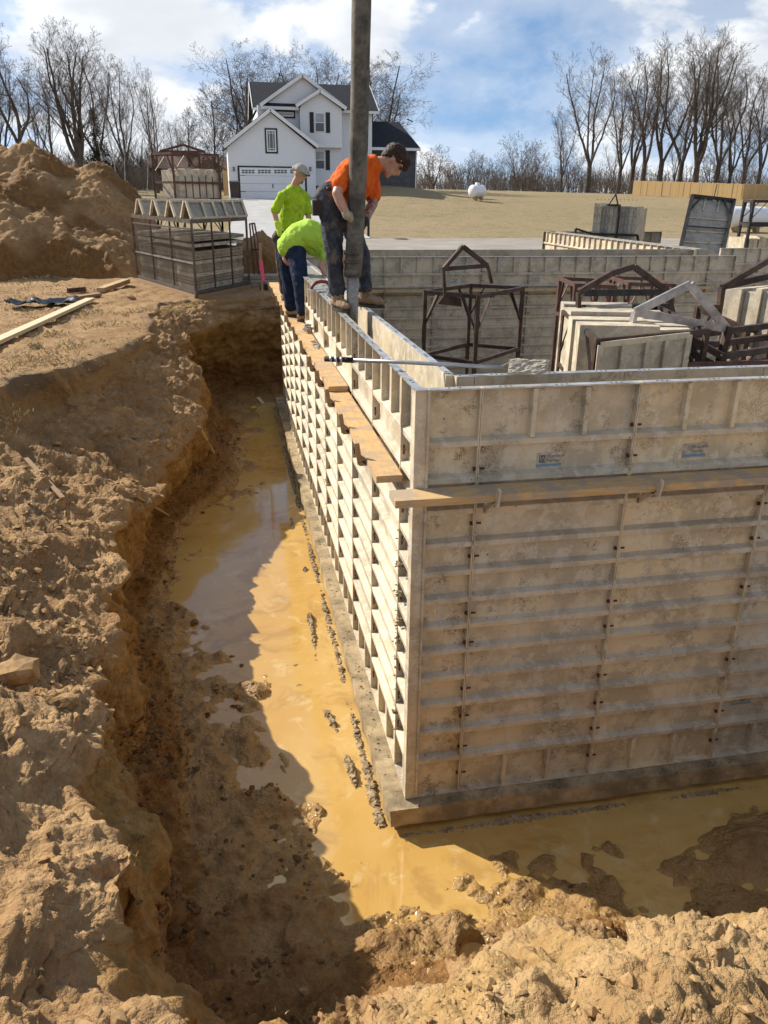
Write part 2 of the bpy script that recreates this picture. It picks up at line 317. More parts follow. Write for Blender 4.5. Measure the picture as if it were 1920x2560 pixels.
MAT['grip'] = simple('black_foam_grip', (.012, .012, .012), .8, 0, .2, 20)
MAT['mailbox'] = simple('black_mailbox', (.012, .012, .013), .4, 0, .2, 5)
MAT['slab'] = simple('grey_flat_stone', (.26, .22, .16), .9, 0, .3, 8, .5)
# ---------------------------------------------------------------- terrain
ZW = -2.88                                   # water level in the trench (wall top is z = 0)
def far_z(x, y):
    x = np.asarray(x, float); y = np.asarray(y, float)
    z = -.97+.12*sstep(y, 19, 23)+.10*sstep(y, 28, 31)
    z = z+1.25*sstep(y, 30, 58)+1.0*sstep(y, 56, 105)
    z = z+1.0*np.exp(-((x-12)/5.0)**2-((y-63)/12)**2)-.10*np.exp(-((x-2.5)/5)**2-((y-54)/9)**2)
    z = z-.35*sstep(x, 22, 60)*sstep(y, 35, 90)
    return z
def ground_mesh():
    xs = np.unique(np.concatenate([np.linspace(-600, -60, 12), np.linspace(-60, 70, 131), np.linspace(70, 700, 14), np.arange(-12, 16.01, .5)]))
    ys = np.unique(np.concatenate([np.linspace(-300, -12, 9), np.linspace(-12, 18, 61), np.linspace(18, 130, 141), np.linspace(130, 1400, 14)]))
    X, Y = np.meshgrid(xs, ys); Z = far_z(X, Y); P = np.stack([X, Y, Z], -1).reshape(-1, 3)
    m = (P[:, 1] > 30.5) & (P[:, 1] < 125); P[m, 2] += .05*fbm(P[m]*[1, 1, 0], .35, 4)
    P[:, 2] -= .05*(P[:, 1] < 17)
    # ditch line near the street
    ny, nx = X.shape; a = np.arange(ny*nx).reshape(ny, nx); F = np.stack([a[:-1, :-1], a[:-1, 1:], a[1:, 1:], a[1:, :-1]], -1).reshape(-1, 4)
    c = P[F].mean(1); hole = (c[:, 0] > -2.9) & (c[:, 0] < 15) & (c[:, 1] > -2.9) & (c[:, 1] < 12.3)
    hole |= (c[:, 0] > -5.2) & (c[:, 0] < 0) & (c[:, 1] > -2.9) & (c[:, 1] < 11)
    hole |= (c[:, 1] > -4.6) & (c[:, 1] < -2) & (c[:, 0] > -4.) & (c[:, 0] < 9)
    return npmesh('ground', P, F[~hole])
ground = tag(obj('ground', ground_mesh(), MAT['grass']), kind='structure')
def strip(name, pts, width, mat, dz, step=1.0, kind='structure'):        # a road or path draped on the ground
    V = []; F = []; n = 7; pts = [np.array(p, float) for p in pts]; rows = []
    for a, b in zip(pts[:-1], pts[1:]):
        k = max(2, int(np.linalg.norm(b-a)/step)); rows += [a+(b-a)*t/k for t in range(k)]
    rows.append(pts[-1]); rows = np.array(rows)
    for i, p in enumerate(rows):
        d = rows[min(i+1, len(rows)-1)]-rows[max(i-1, 0)]; d /= np.linalg.norm(d); s = np.array([d[1], -d[0]])
        w = width if not callable(width) else width(i/(len(rows)-1))
        for j in range(n): q = p+s*(j/(n-1)-.5)*w; V.append((q[0], q[1], float(far_z(q[0], q[1]))+dz))
    for i in range(len(rows)-1):
        for j in range(n-1): F.append((i*n+j, i*n+j+1, (i+1)*n+j+1, (i+1)*n+j))
    return tag(obj(name, npmesh(name, V, F), mat), kind=kind)
strip('street', [(-60, 25.6), (90, 27.0)], 6.2, MAT['road'], .05, 2.0)
strip('driveway', [(2.1, 29.2), (2.5, 40), (2.95, 57.2)], lambda t: 5.2+.6*(1-t), MAT['drive'], .07, .8)
# the cut bank: sections run from the far end of the trench, past the left, round to the front; columns from the top ground to the floor
P_ = lambda x, y, z: tuple(atz(x, y, z))
G = -.95
SEC = [
 [(9., 22, G), (9., 16, G), (9., 13.2, G), (9., 12.8, -1.1), (9., 12.5, -1.3), (9., 12.1, -2.2), (9., 11.8, -2.6), (9., 11.3, -2.9), (9., 10.8, -3.0)],
 [(.9, 22, G), (.9, 16, G), (.9, 13.2, G), (.9, 12.8, -1.1), (.9, 12.5, -1.3), (.9, 12.1, -2.2), (.9, 11.8, -2.6), (.9, 11.3, -2.9), (.5, 10.8, -3.0)],
 [(-.2, 22, G), (-.1, 15, G), P_(694, 742, G), P_(694, 765, -1.10), P_(694, 800, -1.35), P_(694, 920, -2.30), P_(697, 965, -2.62), P_(700, 1005, -2.87), (.15, 10.4, -3.02)],
 [(-2., 22, G), (-1.2, 15.2, G), P_(540, 752, G), P_(540, 772, -1.08), P_(540, 805, -1.30), P_(548, 930, -2.30), P_(590, 968, -2.62), P_(635, 1015, -2.87), (.1, 9.6, -3.02)],
 [(-6., 18, G), (-3.2, 13, G), P_(400, 762, G), P_(430, 795, -1.05), P_(462, 868, -1.35), P_(480, 940, -2.25), P_(545, 990, -2.62), P_(618, 1060, -2.87), (.08, 8.6, -3.02)],
 [(-8., 14, G), (-5.2, 9.5, G), P_(369, 832, -.97), P_(415, 858, -1.15), P_(487, 917, -1.42), P_(508, 985, -2.20), P_(556, 1050, -2.62), P_(606, 1115, -2.87), (.05, 7.2, -3.02)],
 [(-9., 9, G), (-5.8, 7, G), P_(217, 912, -.97), P_(300, 985, -1.40), P_(506, 1062, -1.85), P_(490, 1150, -2.40), P_(548, 1175, -2.64), P_(602, 1205, -2.87), (.05, 5.8, -3.02)],
 [(-9., 5, G), (-5.6, 4.6, G), P_(60, 945, -.97), P_(160, 1090, -1.55), P_(400, 1235, -2.02), P_(415, 1278, -2.50), P_(455, 1295, -2.74), P_(495, 1305, -2.93), (.05, 4.6, -3.02)],
 [(-9., 2.4, G), (-5.4, 2.4, G), P_(-60, 1010, -.97), P_(95, 1230, -1.45), P_(300, 1370, -1.78), P_(318, 1480, -2.42), P_(385, 1465, -2.74), P_(440, 1440, -2.93), (.05, 3.2, -3.02)],
 [(-9., .8, G), (-5.2, .8, G), P_(-190, 1120, -.97), P_(40, 1400, -1.36), P_(258, 1520, -1.62), P_(338, 1650, -2.42), P_(420, 1605, -2.74), P_(505, 1560, -2.93), (.05, 2.0, -3.0)],
 [(-9., -.4, G), (-5, -.4, G), P_(-260, 1320, -.93), P_(40, 1620, -1.18), P_(318, 1730, -1.46), P_(345, 1810, -2.40), P_(450, 1740, -2.83), P_(590, 1700, -2.90), (.05, 1.2, -3.0)],
 [(-9., -1.3, G), (-5, -1.2, G), P_(-250, 1620, -.88), P_(60, 1890, -1.05), P_(236, 1945, -1.25), P_(330, 1965, -2.28), P_(455, 1935, -2.82), P_(660, 1850, -2.90), (.0, .5, -3.0)],
 [(-9., -2.3, G), (-5, -2.2, G), P_(-250, 2050, -.82), P_(120, 2150, -.95), P_(298, 2141, -1.12), P_(362, 2155, -2.0), P_(485, 2145, -2.78), P_(740, 2030, -2.895), (.0, .1, -3.0)],
 [(-8., -4.5, G), (-4.6, -3.6, -.9), P_(-150, 2520, -.74), P_(150, 2500, -.82), P_(345, 2420, -1.0), P_(425, 2490, -1.9), P_(560, 2480, -2.66), P_(850, 2180, -2.90), (.0, -.1, -2.98)],
 [(-4., -8, G), (-2.6, -5, -.85), (-1.35, -3.45, -.70), P_(520, 2760, -.80), P_(670, 2660, -1.0), P_(715, 2580, -1.9), P_(800, 2500, -2.68), P_(980, 2220, -2.92), (.1, -.1, -2.95)],
 [(-1., -9, G), (-.9, -5.4, -.9), (-.6, -3.5, -.72), P_(1000, 2700, -.85), P_(1050, 2545, -1.15), P_(1080, 2490, -1.9), P_(1110, 2440, -2.76), P_(1160, 2200, -2.93), (.3, -.1, -2.95)],
 [(1, -9, G), (.8, -5.4, -.9), (.15, -3.4, -.76), P_(1420, 2600, -.95), P_(1430, 2450, -1.35), P_(1425, 2330, -2.0), P_(1440, 2290, -2.80), P_(1400, 2170, -2.93), (.75, -.1, -2.96)],
 [(2.4, -9, G), (2., -5.4, -.95), (.95, -3.4, -.82), P_(1720, 2480, -1.05), P_(1712, 2350, -1.38), (.80, -1.78, -2.25), (.95, -1.45, -2.62), (1.1, -1.0, -2.86), (1.15, -.1, -2.97)],
 [(4, -9, G), (3., -5.4, -.95), (1.7, -3.4, -.86), P_(1990, 2450, -1.1), P_(1975, 2355, -1.38), (1.2, -1.8, -2.25), (1.4, -1.45, -2.62), (1.6, -1.0, -2.86), (1.6, -.1, -2.97)],
 [(5, -9, G), (4.5, -5.4, -.95), (3.5, -3.4, -.9), (3.4, -2.8, -1.1), (3.3, -2.25, -1.38), (3.3, -1.85, -2.25), (3.3, -1.45, -2.62), (3.3, -1.0, -2.86), (3.3, -.1, -2.97)],
 [(9, -9, G), (9, -5.4, -.95), (9, -3.4, -.9), (9, -2.8, -1.1), (9, -2.25, -1.38), (9, -1.85, -2.25), (9, -1.45, -2.62), (9, -1.0, -2.86), (9, -.1, -2.97)]]
SEC = np.array(SEC)
def loft(sec, rows_per, cols_per):
    ns, nc, _ = sec.shape
    T = np.zeros_like(sec); T[1:-1] = (sec[2:]-sec[:-2])*.5; T[0] = sec[1]-sec[0]; T[-1] = sec[-1]-sec[-2]
    # keep the Hermite tangents from overshooting between unequal spans
    for i in range(ns):
        L = min(np.linalg.norm(sec[min(i+1, ns-1)]-sec[i], axis=-1).mean() if i < ns-1 else 9e9, np.linalg.norm(sec[i]-sec[max(i-1, 0)], axis=-1).mean() if i > 0 else 9e9)
        n = np.linalg.norm(T[i], axis=-1, keepdims=True); T[i] *= np.minimum(1, 1.2*L/np.maximum(n, 1e-6))
    R = []
    for i in range(ns-1):
        for t in np.arange(rows_per[i])/rows_per[i]:
            h = (2*t**3-3*t**2+1, t**3-2*t**2+t, -2*t**3+3*t**2, t**3-t**2); R.append(h[0]*sec[i]+h[1]*T[i]+h[2]*sec[i+1]+h[3]*T[i+1])
    R.append(sec[-1]); R = np.array(R); C = []; cc = []
    for j in range(nc-1):
        for t in np.arange(cols_per[j])/cols_per[j]: C.append(R[:, j]*(1-t)+R[:, j+1]*t); cc.append(j+t)
    C.append(R[:, -1]); cc.append(nc-1.0); return np.stack(C, 1), np.array(cc)
def bank_mesh():
    rows = [8, 16, 26, 30, 40, 44, 44, 44, 44, 44, 44, 48, 50, 50, 46, 44, 44, 36, 18, 10]
    cols = [10, 40, 60, 70, 60, 50, 50, 60]
    A, cc = loft(SEC, rows, cols); nr, nc = A.shape[:2]; CC = np.broadcast_to(cc, (nr, nc)).ravel()
    k = np.array([1, 2, 3, 2, 1])/9.0                                  # round the break lines a little
    B = A.copy(); B[:, 2:-2] = sum(k[i]*A[:, i:nc-4+i] for i in range(5)); A = B
    t_ = np.clip(cc-2, 0, 1); tz = t_**.42; m23 = (cc > 2) & (cc < 3); i2, i3 = int(np.argmin(np.abs(cc-2))), int(np.argmin(np.abs(cc-3)))
    A[:, m23, 2] = A[:, i2:i2+1, 2]*(1-tz[m23])+A[:, i3:i3+1, 2]*tz[m23]              # the crest breaks off as a small scarp
    P = A.reshape(-1, 3)
    w = np.stack([fbm(P, .9, 3), fbm(P+31, .9, 3), np.zeros(len(P))], -1)*.13+np.stack([fbm(P, 4.0, 3), fbm(P+11, 4.0, 3), np.zeros(len(P))], -1)*.035
    bandw = sstep(CC, .8, 2.0)*(1-sstep(CC, 6.4, 7.0)); P = P+w*bandw[:, None]
    jag = np.stack([fbm(P+3, 2.3, 3), fbm(P+23, 2.3, 3), .4*fbm(P+43, 2.3, 3)], -1)*.070; P = P+jag*(sstep(CC, 2.4, 3.4)*(1-sstep(CC, 5.4, 6.2)))[:, None]
    line = A[:, int(np.argmin(np.abs(cc-4)))]; s_ = np.concatenate([[0], np.cumsum(np.linalg.norm(np.diff(line, axis=0), axis=1))]); s_ = np.broadcast_to(s_[:, None], (nr, nc)).ravel()
    sq = np.stack([s_+.12*(CC-4)+.25*fbm(P, 1.5, 2), .22*CC, np.zeros(len(P))], -1)                     # spurs and gullies run down the slope
    gully = (.5-np.abs(fbm(sq, 1.15, 2)))*.14+(.4-np.abs(fbm(sq+7, 3.1, 3)))*.055
    A = P.reshape(nr, nc, 3)
    As = A.copy()
    for _ in range(10):                                                # normals from a smoothed surface, so that displacement never folds
        As[1:-1] = (As[:-2]+2*As[1:-1]+As[2:])*.25; As[:, 1:-1] = (As[:, :-2]+2*As[:, 1:-1]+As[:, 2:])*.25
    du = np.gradient(As, axis=1); dv = np.gradient(As, axis=0); N = np.cross(du, dv).reshape(-1, 3); N /= np.maximum(np.linalg.norm(N, axis=1), 1e-9)[:, None]
    if N[:, 2].mean() < 0: N = -N
    N[:, 2] = np.maximum(N[:, 2], .12); N /= np.linalg.norm(N, axis=1)[:, None]
    top = 1-sstep(CC, 1.6, 2.3); slope = sstep(CC, 1.8, 2.4)*(1-sstep(CC, 3.8, 4.1)); cut = sstep(CC, 3.9, 4.15)*(1-sstep(CC, 4.8, 5.1)); tal = sstep(CC, 4.8, 5.2)*(1-sstep(CC, 5.9, 6.4)); fl = sstep(CC, 6.8, 7.3)
    near = 1/(1+np.linalg.norm(P-CAM, axis=1)/6)
    q = P.copy(); q[:, 2] *= .45
    base = fbm(P, 1.4, 4)*.07; mid = fbm(P, 5., 4)*.028; fine = fbm(P, 19., 3)*.010
    d1, id1 = worley(P+.05*w, 7.); d2, id2 = worley(P, 19.)
    cl1 = np.clip(.62-d1, 0, 1)*(id1 > .45); cl2 = np.clip(.6-d2, 0, 1)*(id2 > .25)
    clods = cl1*.060+cl2*.026; B1, k1 = blocks(P+.03*w, 4.3); B2, k2 = blocks(P+.02*w, 12.); B3, k3 = blocks(P, 31.); blk = B1*.034*(fbm(P, 1.1, 2) > -.05)+B2*.030+B3*.015; clods = clods+blk
    strat = pn(np.stack([P[:, 0]*1.2, P[:, 1]*1.2, P[:, 2]*11+fbm(P, 2., 2)], -1))*.022
    groove = -np.abs(fbm(q*[1, 1, .30], 5., 3))*.06
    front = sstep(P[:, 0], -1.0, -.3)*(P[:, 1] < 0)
    calm = 1-.5*(1-sstep(P[:, 1], -1.9, -.9))*(P[:, 0] < -1.15); clods = clods*calm; mid = mid*(.6+.4*calm)
    d = top*(base*.5+mid*.9+fine+clods*.5)+slope*(base+mid*1.3+fine*1.2+clods*(.75+.6*front))+cut*(base*.5+mid*.7+fine*.8+strat+groove+clods*.25)+tal*(base*.6+mid*1.1+fine*1.3+clods*1.05)
    gb = sstep(CC, 2.05, 2.8)*(1-sstep(CC, 5.0, 6.0))*(1-.55*front)*(.45+.55*sstep(P[:, 1], -1.6, -.2)); d = d+gully*gb-.03*gb+np.exp(-((CC-4.0)/.16)**2)*.05*fbm(P, 3.5, 3)
    lumpy = fbm(P, 3.3, 4); footprints = np.clip(fbm(P, 5.5, 3), -.5, .5)
    d = d+fl*(mid*.5+fine*.6+.012*footprints)
    V = P+N*d[:, None]
    # mud bars that stand out of the water, with puddles between them
    def g(cx, cy, rx, ry): return np.exp(-((V[:, 0]-cx)/rx)**2-((V[:, 1]-cy)/ry)**2)
    bar = .03*g(-1.05, .35, .36, .8)+.035*g(-.9, -.55, .45, .5)+.03*g(-.25, -.95, .55, .28)+.05*g(1.55, -.72, .9, .18)+.06*g(3.0, -.6, 1.0, .3)+.05*g(.55, -.98, .4, .2)
    wetz = sstep(CC, 6.5, 7.1)
    V[:, 2] += sstep(CC, 5.9, 6.6)*(lumpy*.085+footprints*.035*(bar > .012)+fbm(P, 13., 3)*.012)+wetz*bar
    # a boot hole full of water at the front
    c = atz(1198, 2380, -2.78); r2 = ((V[:, 0]-c[0])/.085)**2+((V[:, 1]-c[1])/.12)**2
    V[:, 2] = np.where((r2 < 2.4) & (CC > 5.2), np.minimum(V[:, 2], -2.99+.22*np.maximum(0, r2-.9)+.0), V[:, 2])
    wet = np.clip(sstep(-V[:, 2], 1.65, 2.45)*.9+cut*.55+tal*.25, 0, 1)*(1-.85*front*(V[:, 2] > -2.45))+.12*top
    wet = np.where(CC < 2.2, wet*.4, wet)
    mud = sstep(-V[:, 2], 2.68, 2.82)
    a = np.arange(nr*nc).reshape(nr, nc); F = np.stack([a[:-1, :-1], a[1:, :-1], a[1:, 1:], a[:-1, 1:]], -1).reshape(-1, 4)
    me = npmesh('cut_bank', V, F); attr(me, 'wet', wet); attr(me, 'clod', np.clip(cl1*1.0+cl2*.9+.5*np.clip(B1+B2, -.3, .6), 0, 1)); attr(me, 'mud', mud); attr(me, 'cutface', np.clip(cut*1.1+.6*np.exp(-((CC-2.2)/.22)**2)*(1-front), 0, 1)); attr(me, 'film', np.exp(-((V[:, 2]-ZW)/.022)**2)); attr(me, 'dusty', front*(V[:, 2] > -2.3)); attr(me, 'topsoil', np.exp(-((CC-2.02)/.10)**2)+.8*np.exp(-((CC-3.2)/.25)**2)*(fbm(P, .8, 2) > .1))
    return me, V, CC, N, nr, nc, front
bank_me, BV, BC, BN, BNR, BNC, BFRONT = bank_mesh()
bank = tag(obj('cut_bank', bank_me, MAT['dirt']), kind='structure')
wm = MB(); wm.add([(-3., -2.4, ZW), (14, -2.4, ZW), (14, .15, ZW), (.15, .15, ZW), (.15, 13, ZW), (-3., 13, ZW)], [(0, 1, 2, 3, 4, 5)])
water = tag(wm.build('water', MAT['water']), kind='structure')
# stones and clods ------------------------------------------------------------
def rock_mesh(name, seed, sub=2, rough=.35, flat_=.75):
    bm = bmesh.new(); bmesh.ops.create_icosphere(bm, subdivisions=sub, radius=1.0); v = np.array([x.co[:] for x in bm.verts]); f = np.array([[y.index for y in x.verts] for x in bm.faces]); bm.free()
    rs = np.random.RandomState(seed)
    for _ in range(13):                                       # cut facets
        n = rs.normal(size=3); n /= np.linalg.norm(n); h = rs.uniform(.42, .8); dd = v@n-h; v = v-np.where(dd > 0, dd, 0)[:, None]*n
    v = v*(1+rough*.45*fbm(v+seed*3.1, 1.6, 3))[:, None]*(rs.uniform(.62, 1.25, (len(v), 1)) if sub == 1 else 1.)*np.array([1.15, .9, flat_]); return npmesh(name, v, f, sub > 2)
ROCKS = [rock_mesh('stone', 20+i, 2, .55) for i in range(6)]; CHIPS = [rock_mesh('clod', 40+i, 1, .5) for i in range(4)]
STONES = [rock_mesh('stone', 60+i, 1, .8) for i in range(6)]
for m in STONES: m.materials.append(MAT['stone'] if m is not STONES[4] and m is not STONES[5] else MAT['stone_d'])
for m in ROCKS[:4]: m.materials.append(MAT['stone'])
for m in ROCKS[4:]: m.materials.append(MAT['stone_d'])
def put_stone(p, s, me, parent, sink=.25):
    o = obj('stone', me, None, parent); o.location = (p[0], p[1], p[2]+s*(.55-sink)); o.scale = (s, s*random.uniform(.75, 1.1), s*random.uniform(.6, .95)); o.rotation_euler = (random.uniform(-.5, .5), random.uniform(-.5, .5), random.uniform(0, 6.3)); return o
def bank_at(px, py):
    """bank surface seen at a photograph pixel"""
    d = _d(px, py); d = d/np.linalg.norm(d); rel = BV-CAM; t = rel@d; off = np.linalg.norm(rel-t[:, None]*d, axis=1)/np.maximum(t, .5); off[t < .5] = 9
    c = np.where(off < .006)[0]
    if len(c) == 0: c = np.array([np.argmin(off)])
    return BV[c[np.argmin(t[c])]]
for (px, py, r, k) in [(40, 1680, .155, 0), (130, 1465, .075, 1), (60, 1480, .06, 2), (225, 1650, .055, 0), (140, 1665, .065, 1), (185, 1665, .05, 2), (165, 1750, .085, 3), (60, 1790, .06, 0), (105, 1430, .055, 3), (200, 1790, .04, 0), (232, 1410, .05, 2),
                       (505, 1520, .075, 4), (488, 1548, .07, 5), (495, 1500, .045, 1), (472, 1455, .03, 4), (590, 1640, .06, 4), (605, 1655, .04, 5), (530, 1780, .05, 4), (392, 1752, .03, 0), (510, 2320, .06, 4), (358, 2260, .05, 5), (320, 2040, .035, 0),
                       (150, 1100, .09, 1), (190, 1120, .11, 0), (260, 1070, .07, 2), (430, 1115, .06, 3), (375, 840, .12, 1), (485, 880, .10, 2), (318, 738, .10, 3), (150, 1195, .08, 0), (60, 1220, .06, 1), (350, 1200, .05, 2),
                       (1815, 2370, .045, 0), (1730, 2380, .04, 1), (1480, 2520, .06, 2), (1560, 2440, .05, 3), (1300, 2470, .04, 0), (1225, 2480, .045, 1), (930, 2500, .05, 2), (760, 2470, .06, 3), (1870, 2540, .06, 2), (1640, 2530, .05, 0), (1080, 2540, .04, 1), (240, 2520, .05, 0), (290, 2545, .055, 3), (110, 2310, .03, 1), (70, 2270, .03, 2), (60, 2340, .03, 0)]:
    put_stone(bank_at(px, py), r*(.55 if py > 2200 else .85), (STONES if r < .065 else ROCKS)[k], bank, .45)
def scatter(n, cmin, cmax, smin, smax, meshes, nm, mat, nearpow=1.0, xr=None, sub=None):
    sel = np.where((BC > cmin) & (BC < cmax) & (BN[:, 2] > .1) & (np.linalg.norm(BV-CAM, axis=1) < 14))[0]
    if sub is not None: sel = sel[sub[sel]]
    # even in area, not per grid vertex
    A = BV.reshape(BNR, BNC, 3); ar = np.linalg.norm(np.cross(np.gradient(A, axis=1), np.gradient(A, axis=0)), axis=-1).ravel()[sel]
    wgt = ar/np.linalg.norm(BV[sel]-CAM, axis=1)**nearpow*np.clip(.35+1.6*fbm(BV[sel], 1.3, 3), .05, 3); wgt /= wgt.sum(); pick = RNG.choice(sel, n, p=wgt)
    V = []; F = []; b = 0
    base = [(np.array([x.co[:] for x in m.vertices]), np.array([list(p.vertices) for p in m.polygons])) for m in meshes]
    for i in pick:
        v, f = base[RNG.randint(len(base))]; s = smin*(smax/smin)**(RNG.rand()**2.2); a = RNG.rand()*6.28; c, t = math.cos(a), math.sin(a)
        q = v*s*np.array([RNG.uniform(.7, 1.2), RNG.uniform(.7, 1.2), RNG.uniform(.5, 1.0)]); q = q@np.array([[c, t, 0], [-t, c, 0], [0, 0, 1]]); q = q+BV[i]+np.array([0, 0, s*.18]); V.append(q); F.append(f+b); b += len(v)
    return tag(obj(nm, npmesh(nm, np.concatenate(V), np.concatenate(F), False), mat, bank), kind='stuff')
FR = BFRONT > .5
scatter(2600, 1.9, 4.0, .008, .045, CHIPS, 'clods', MAT['stone'], 1.0, None, ~FR)
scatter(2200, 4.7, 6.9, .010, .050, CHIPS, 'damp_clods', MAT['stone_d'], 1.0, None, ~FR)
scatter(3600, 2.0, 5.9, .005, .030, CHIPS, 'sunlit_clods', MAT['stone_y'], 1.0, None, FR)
scatter(700, 5.8, 7.3, .008, .03, CHIPS, 'mud_lumps', MAT['stone_d'], 1.0)
# ---------------------------------------------------------------- concrete forms
MAT['ribdust'] = m_form('form_rib_dusty', (1.06, 1.06, 1.06), .35)
W3 = .9144; ZB = -2.70; ZM = -.612                      # panel width, bottom of the forms, joint between upper and lower panel
RIBS = [-.70, -.905, -1.085, -1.265, -1.445, -1.615, -1.805, -2.0, -2.205, -2.42]
_mc = {}
def cached(key, fn):
    if key not in _mc: _mc[key] = fn()
    return _mc[key]
DEP = .052
def frame_me(w, h, mats, rim=.007):                    # skin and edge flanges; local x along the wall, y = 0 at the flange tips, y = DEP at the concrete
    def f():
        b = MB(); g = .0016
        b.box((g, DEP-.006, 0), (w-g, DEP, h)); b.box((g, 0, 0), (g+rim, DEP-.006, h)); b.box((w-g-rim, 0, 0), (w-g, DEP-.006, h))
        b.box((g+rim, .0005, 0), (w-g-rim, DEP-.006, .008)); b.cur = 1; b.box((g+rim, .0005, h-.008), (w-g-rim, DEP-.006, h+.0005)); return b.mesh('form_panel')
    me = cached(('fr', w, h, mats[0].name, rim), f)
    if len(me.materials) == 0: me.materials.append(mats[0]); me.materials.append(mats[1])
    return me
def rib_me(w, m):
    def f():
        b = MB(); x0, x1 = .0095, w-.0095; d = DEP-.006; t = .003                 # a hat rib: thin lip in front, sloping ledge above
        prof = [(t, -.016), (d, -.016), (d, .030), (t+.004, .016), (t, .013)]
        b.add([(x0, y, z) for y, z in prof]+[(x1, y, z) for y, z in prof], [(0, 1, 2, 3, 4), (9, 8, 7, 6, 5)]+[(i, i+5, (i+1) % 5+5, (i+1) % 5) for i in range(5)]); return b.mesh('rib')
    me = cached(('rib', w, m.name), f)
    if len(me.materials) == 0: me.materials.append(m)
    return me
def stiff_me(h, m):
    def f():
        b = MB(); d = DEP-.006; b.add([(-.013, .003, 0), (.013, .003, 0), (.020, d, 0), (-.020, d, 0), (-.013, .003, h), (.013, .003, h), (.020, d, h), (-.020, d, h)], [(0,3,2,1),(4,5,6,7),(0,1,5,4),(1,2,6,5),(2,3,7,6),(3,0,4,7)]); return b.mesh('stiffener')
    me = cached(('st', round(h, 3), m.name), f)
    if len(me.materials) == 0: me.materials.append(m)
    return me
def pin_me():
    b = MB(); b.tube([(-.008, .022, 0), (-.020, .022, 0)], [.013, .011], 8); b.box((.008, .018, -.006), (.045, .022, .006)); b.box((.008, .016, -.034), (.016, .024, .022)); return b.mesh('wedge_pin')
PIN = pin_me(); PIN.materials.append(MAT['pin'])
def hole_me():
    b = MB(); b.tube([(0, 0, 0), (0, 0, .0015)], .0075, 8); return b.mesh('flange_hole')
HOLE = hole_me(); HOLE.materials.append(MAT['hole'])
def ribm(m): return MAT['ribdust'] if m.name.startswith('form_aluminium_') and m.name[-1].isdigit() else m
def wall(label, origin, rotz, widths, ztop=0.0, zbot=ZB, mats=None, full=True, pins=True, low=True, holes=True, deep=None, pick=None, rim=.007):
    """A run of form panels. origin = flange-tip line at the wall's start, local x runs along it, local -y faces outward."""
    t = thing('form_wall', label, 'form wall', origin, rotz, 'concrete form walls'); x = 0.0
    for i, w in enumerate(widths):
        mt = mats[i % len(mats)] if isinstance(mats, list) else (mats or MAT['form'])
        if pick: mt = pick(i)
        hU = -ZM
        up = obj('form_panel', frame_me(w, hU, (mt, MAT['flange']), rim), None, t, (x, 0, ztop-hU))
        if full:
            for z in (-.305, -.515): obj('rib', rib_me(w, ribm(mt)), None, up, (0, 0, hU+z))
            if w > .7:
                for k in (1, 2): obj('stiffener', stiff_me(.272, mt), None, up, (w*k/3, 0, hU-.285))
        if holes:
            for hx in ([.15, .5, .85] if w > .7 else [.5]):
                for dx in ((-.03, 0, .03) if w > .7 else (-.03, .03)): obj('flange_hole', HOLE, None, up, (w*hx+dx, .026, hU))
        if low:
            lo = obj('form_panel', frame_me(w, ZM-zbot-.002, (mt, mt), rim), None, t, (x, 0, ztop+zbot))
            if full:
                for z in RIBS: obj('rib', rib_me(w, ribm(mt)), None, lo, (0, 0, z-zbot))
                if w > .7:
                    for k in (1, 2): obj('stiffener', stiff_me(.262, mt), None, lo, (w*k/3, 0, .006))
        if pins and i > 0:
            for z in (-.25, -.44, -.80, -1.0, -1.36, -1.55, -1.90, -2.12, -2.33, -2.56):
                if random.random() < .8: obj('wedge_pin', PIN, None, t, (x, 0, ztop+z+random.uniform(-.02, .02)))
        x += w
    return t
A0, B0 = .363, .346
for _i in range(5): MAT['pane%d' % _i] = m_form('form_aluminium_%d' % _i, [(1.16, 1.13, 1.05), (1.09, 1.09, 1.08), (1.22, 1.18, 1.08), (1.14, 1.11, 1.05), (1.06, 1.09, 1.13)][_i], [.9, .7, .5, .8, .6][_i])
front = wall('shaded front row of concrete forms facing the camera above the brown puddle', (.07, 0, 0), 0, [A0-.07]+[W3]*6, pick=lambda i: MAT['pane%d' % ([0, 1, 2, 4, 3, 1, 2][i])])
def leftpick(i): return [MAT['form_l'], MAT['form'], MAT['form_l'], MAT['form_l'], MAT['form']][i % 5]
left = wall('sunlit left row of concrete forms running back along the flooded trench', (0, B0+11*W3, 0), -PI/2, [W3]*11+[B0-.07], pick=leftpick)
# outside corner post
b = MB(); b.box((0, 0.0, ZB), (.006, .07, 0)); b.box((.006, 0, ZB), (.07, .006, 0)); b.box((.064, .006, ZB), (.0695, DEP-.004, 0)); b.box((.006, .0645, ZB), (DEP-.004, .07, 0))
b.tube([(.072, -.004, ZB+.02), (.072, -.004, -.008)], .009, 8)
b.build('corner_post', MAT['form_l'], front, loc=(-.07, 0, 0))
b = MB(); b.prism([(-.001, .012), (.012, -.001), (.0715, -.001), (.0715, DEP), (DEP, DEP), (DEP, .0715), (-.001, .0715)], -.0075, .0005, 2); b.build('corner_cap', MAT['flange'], front, loc=(-.07, 0, 0))
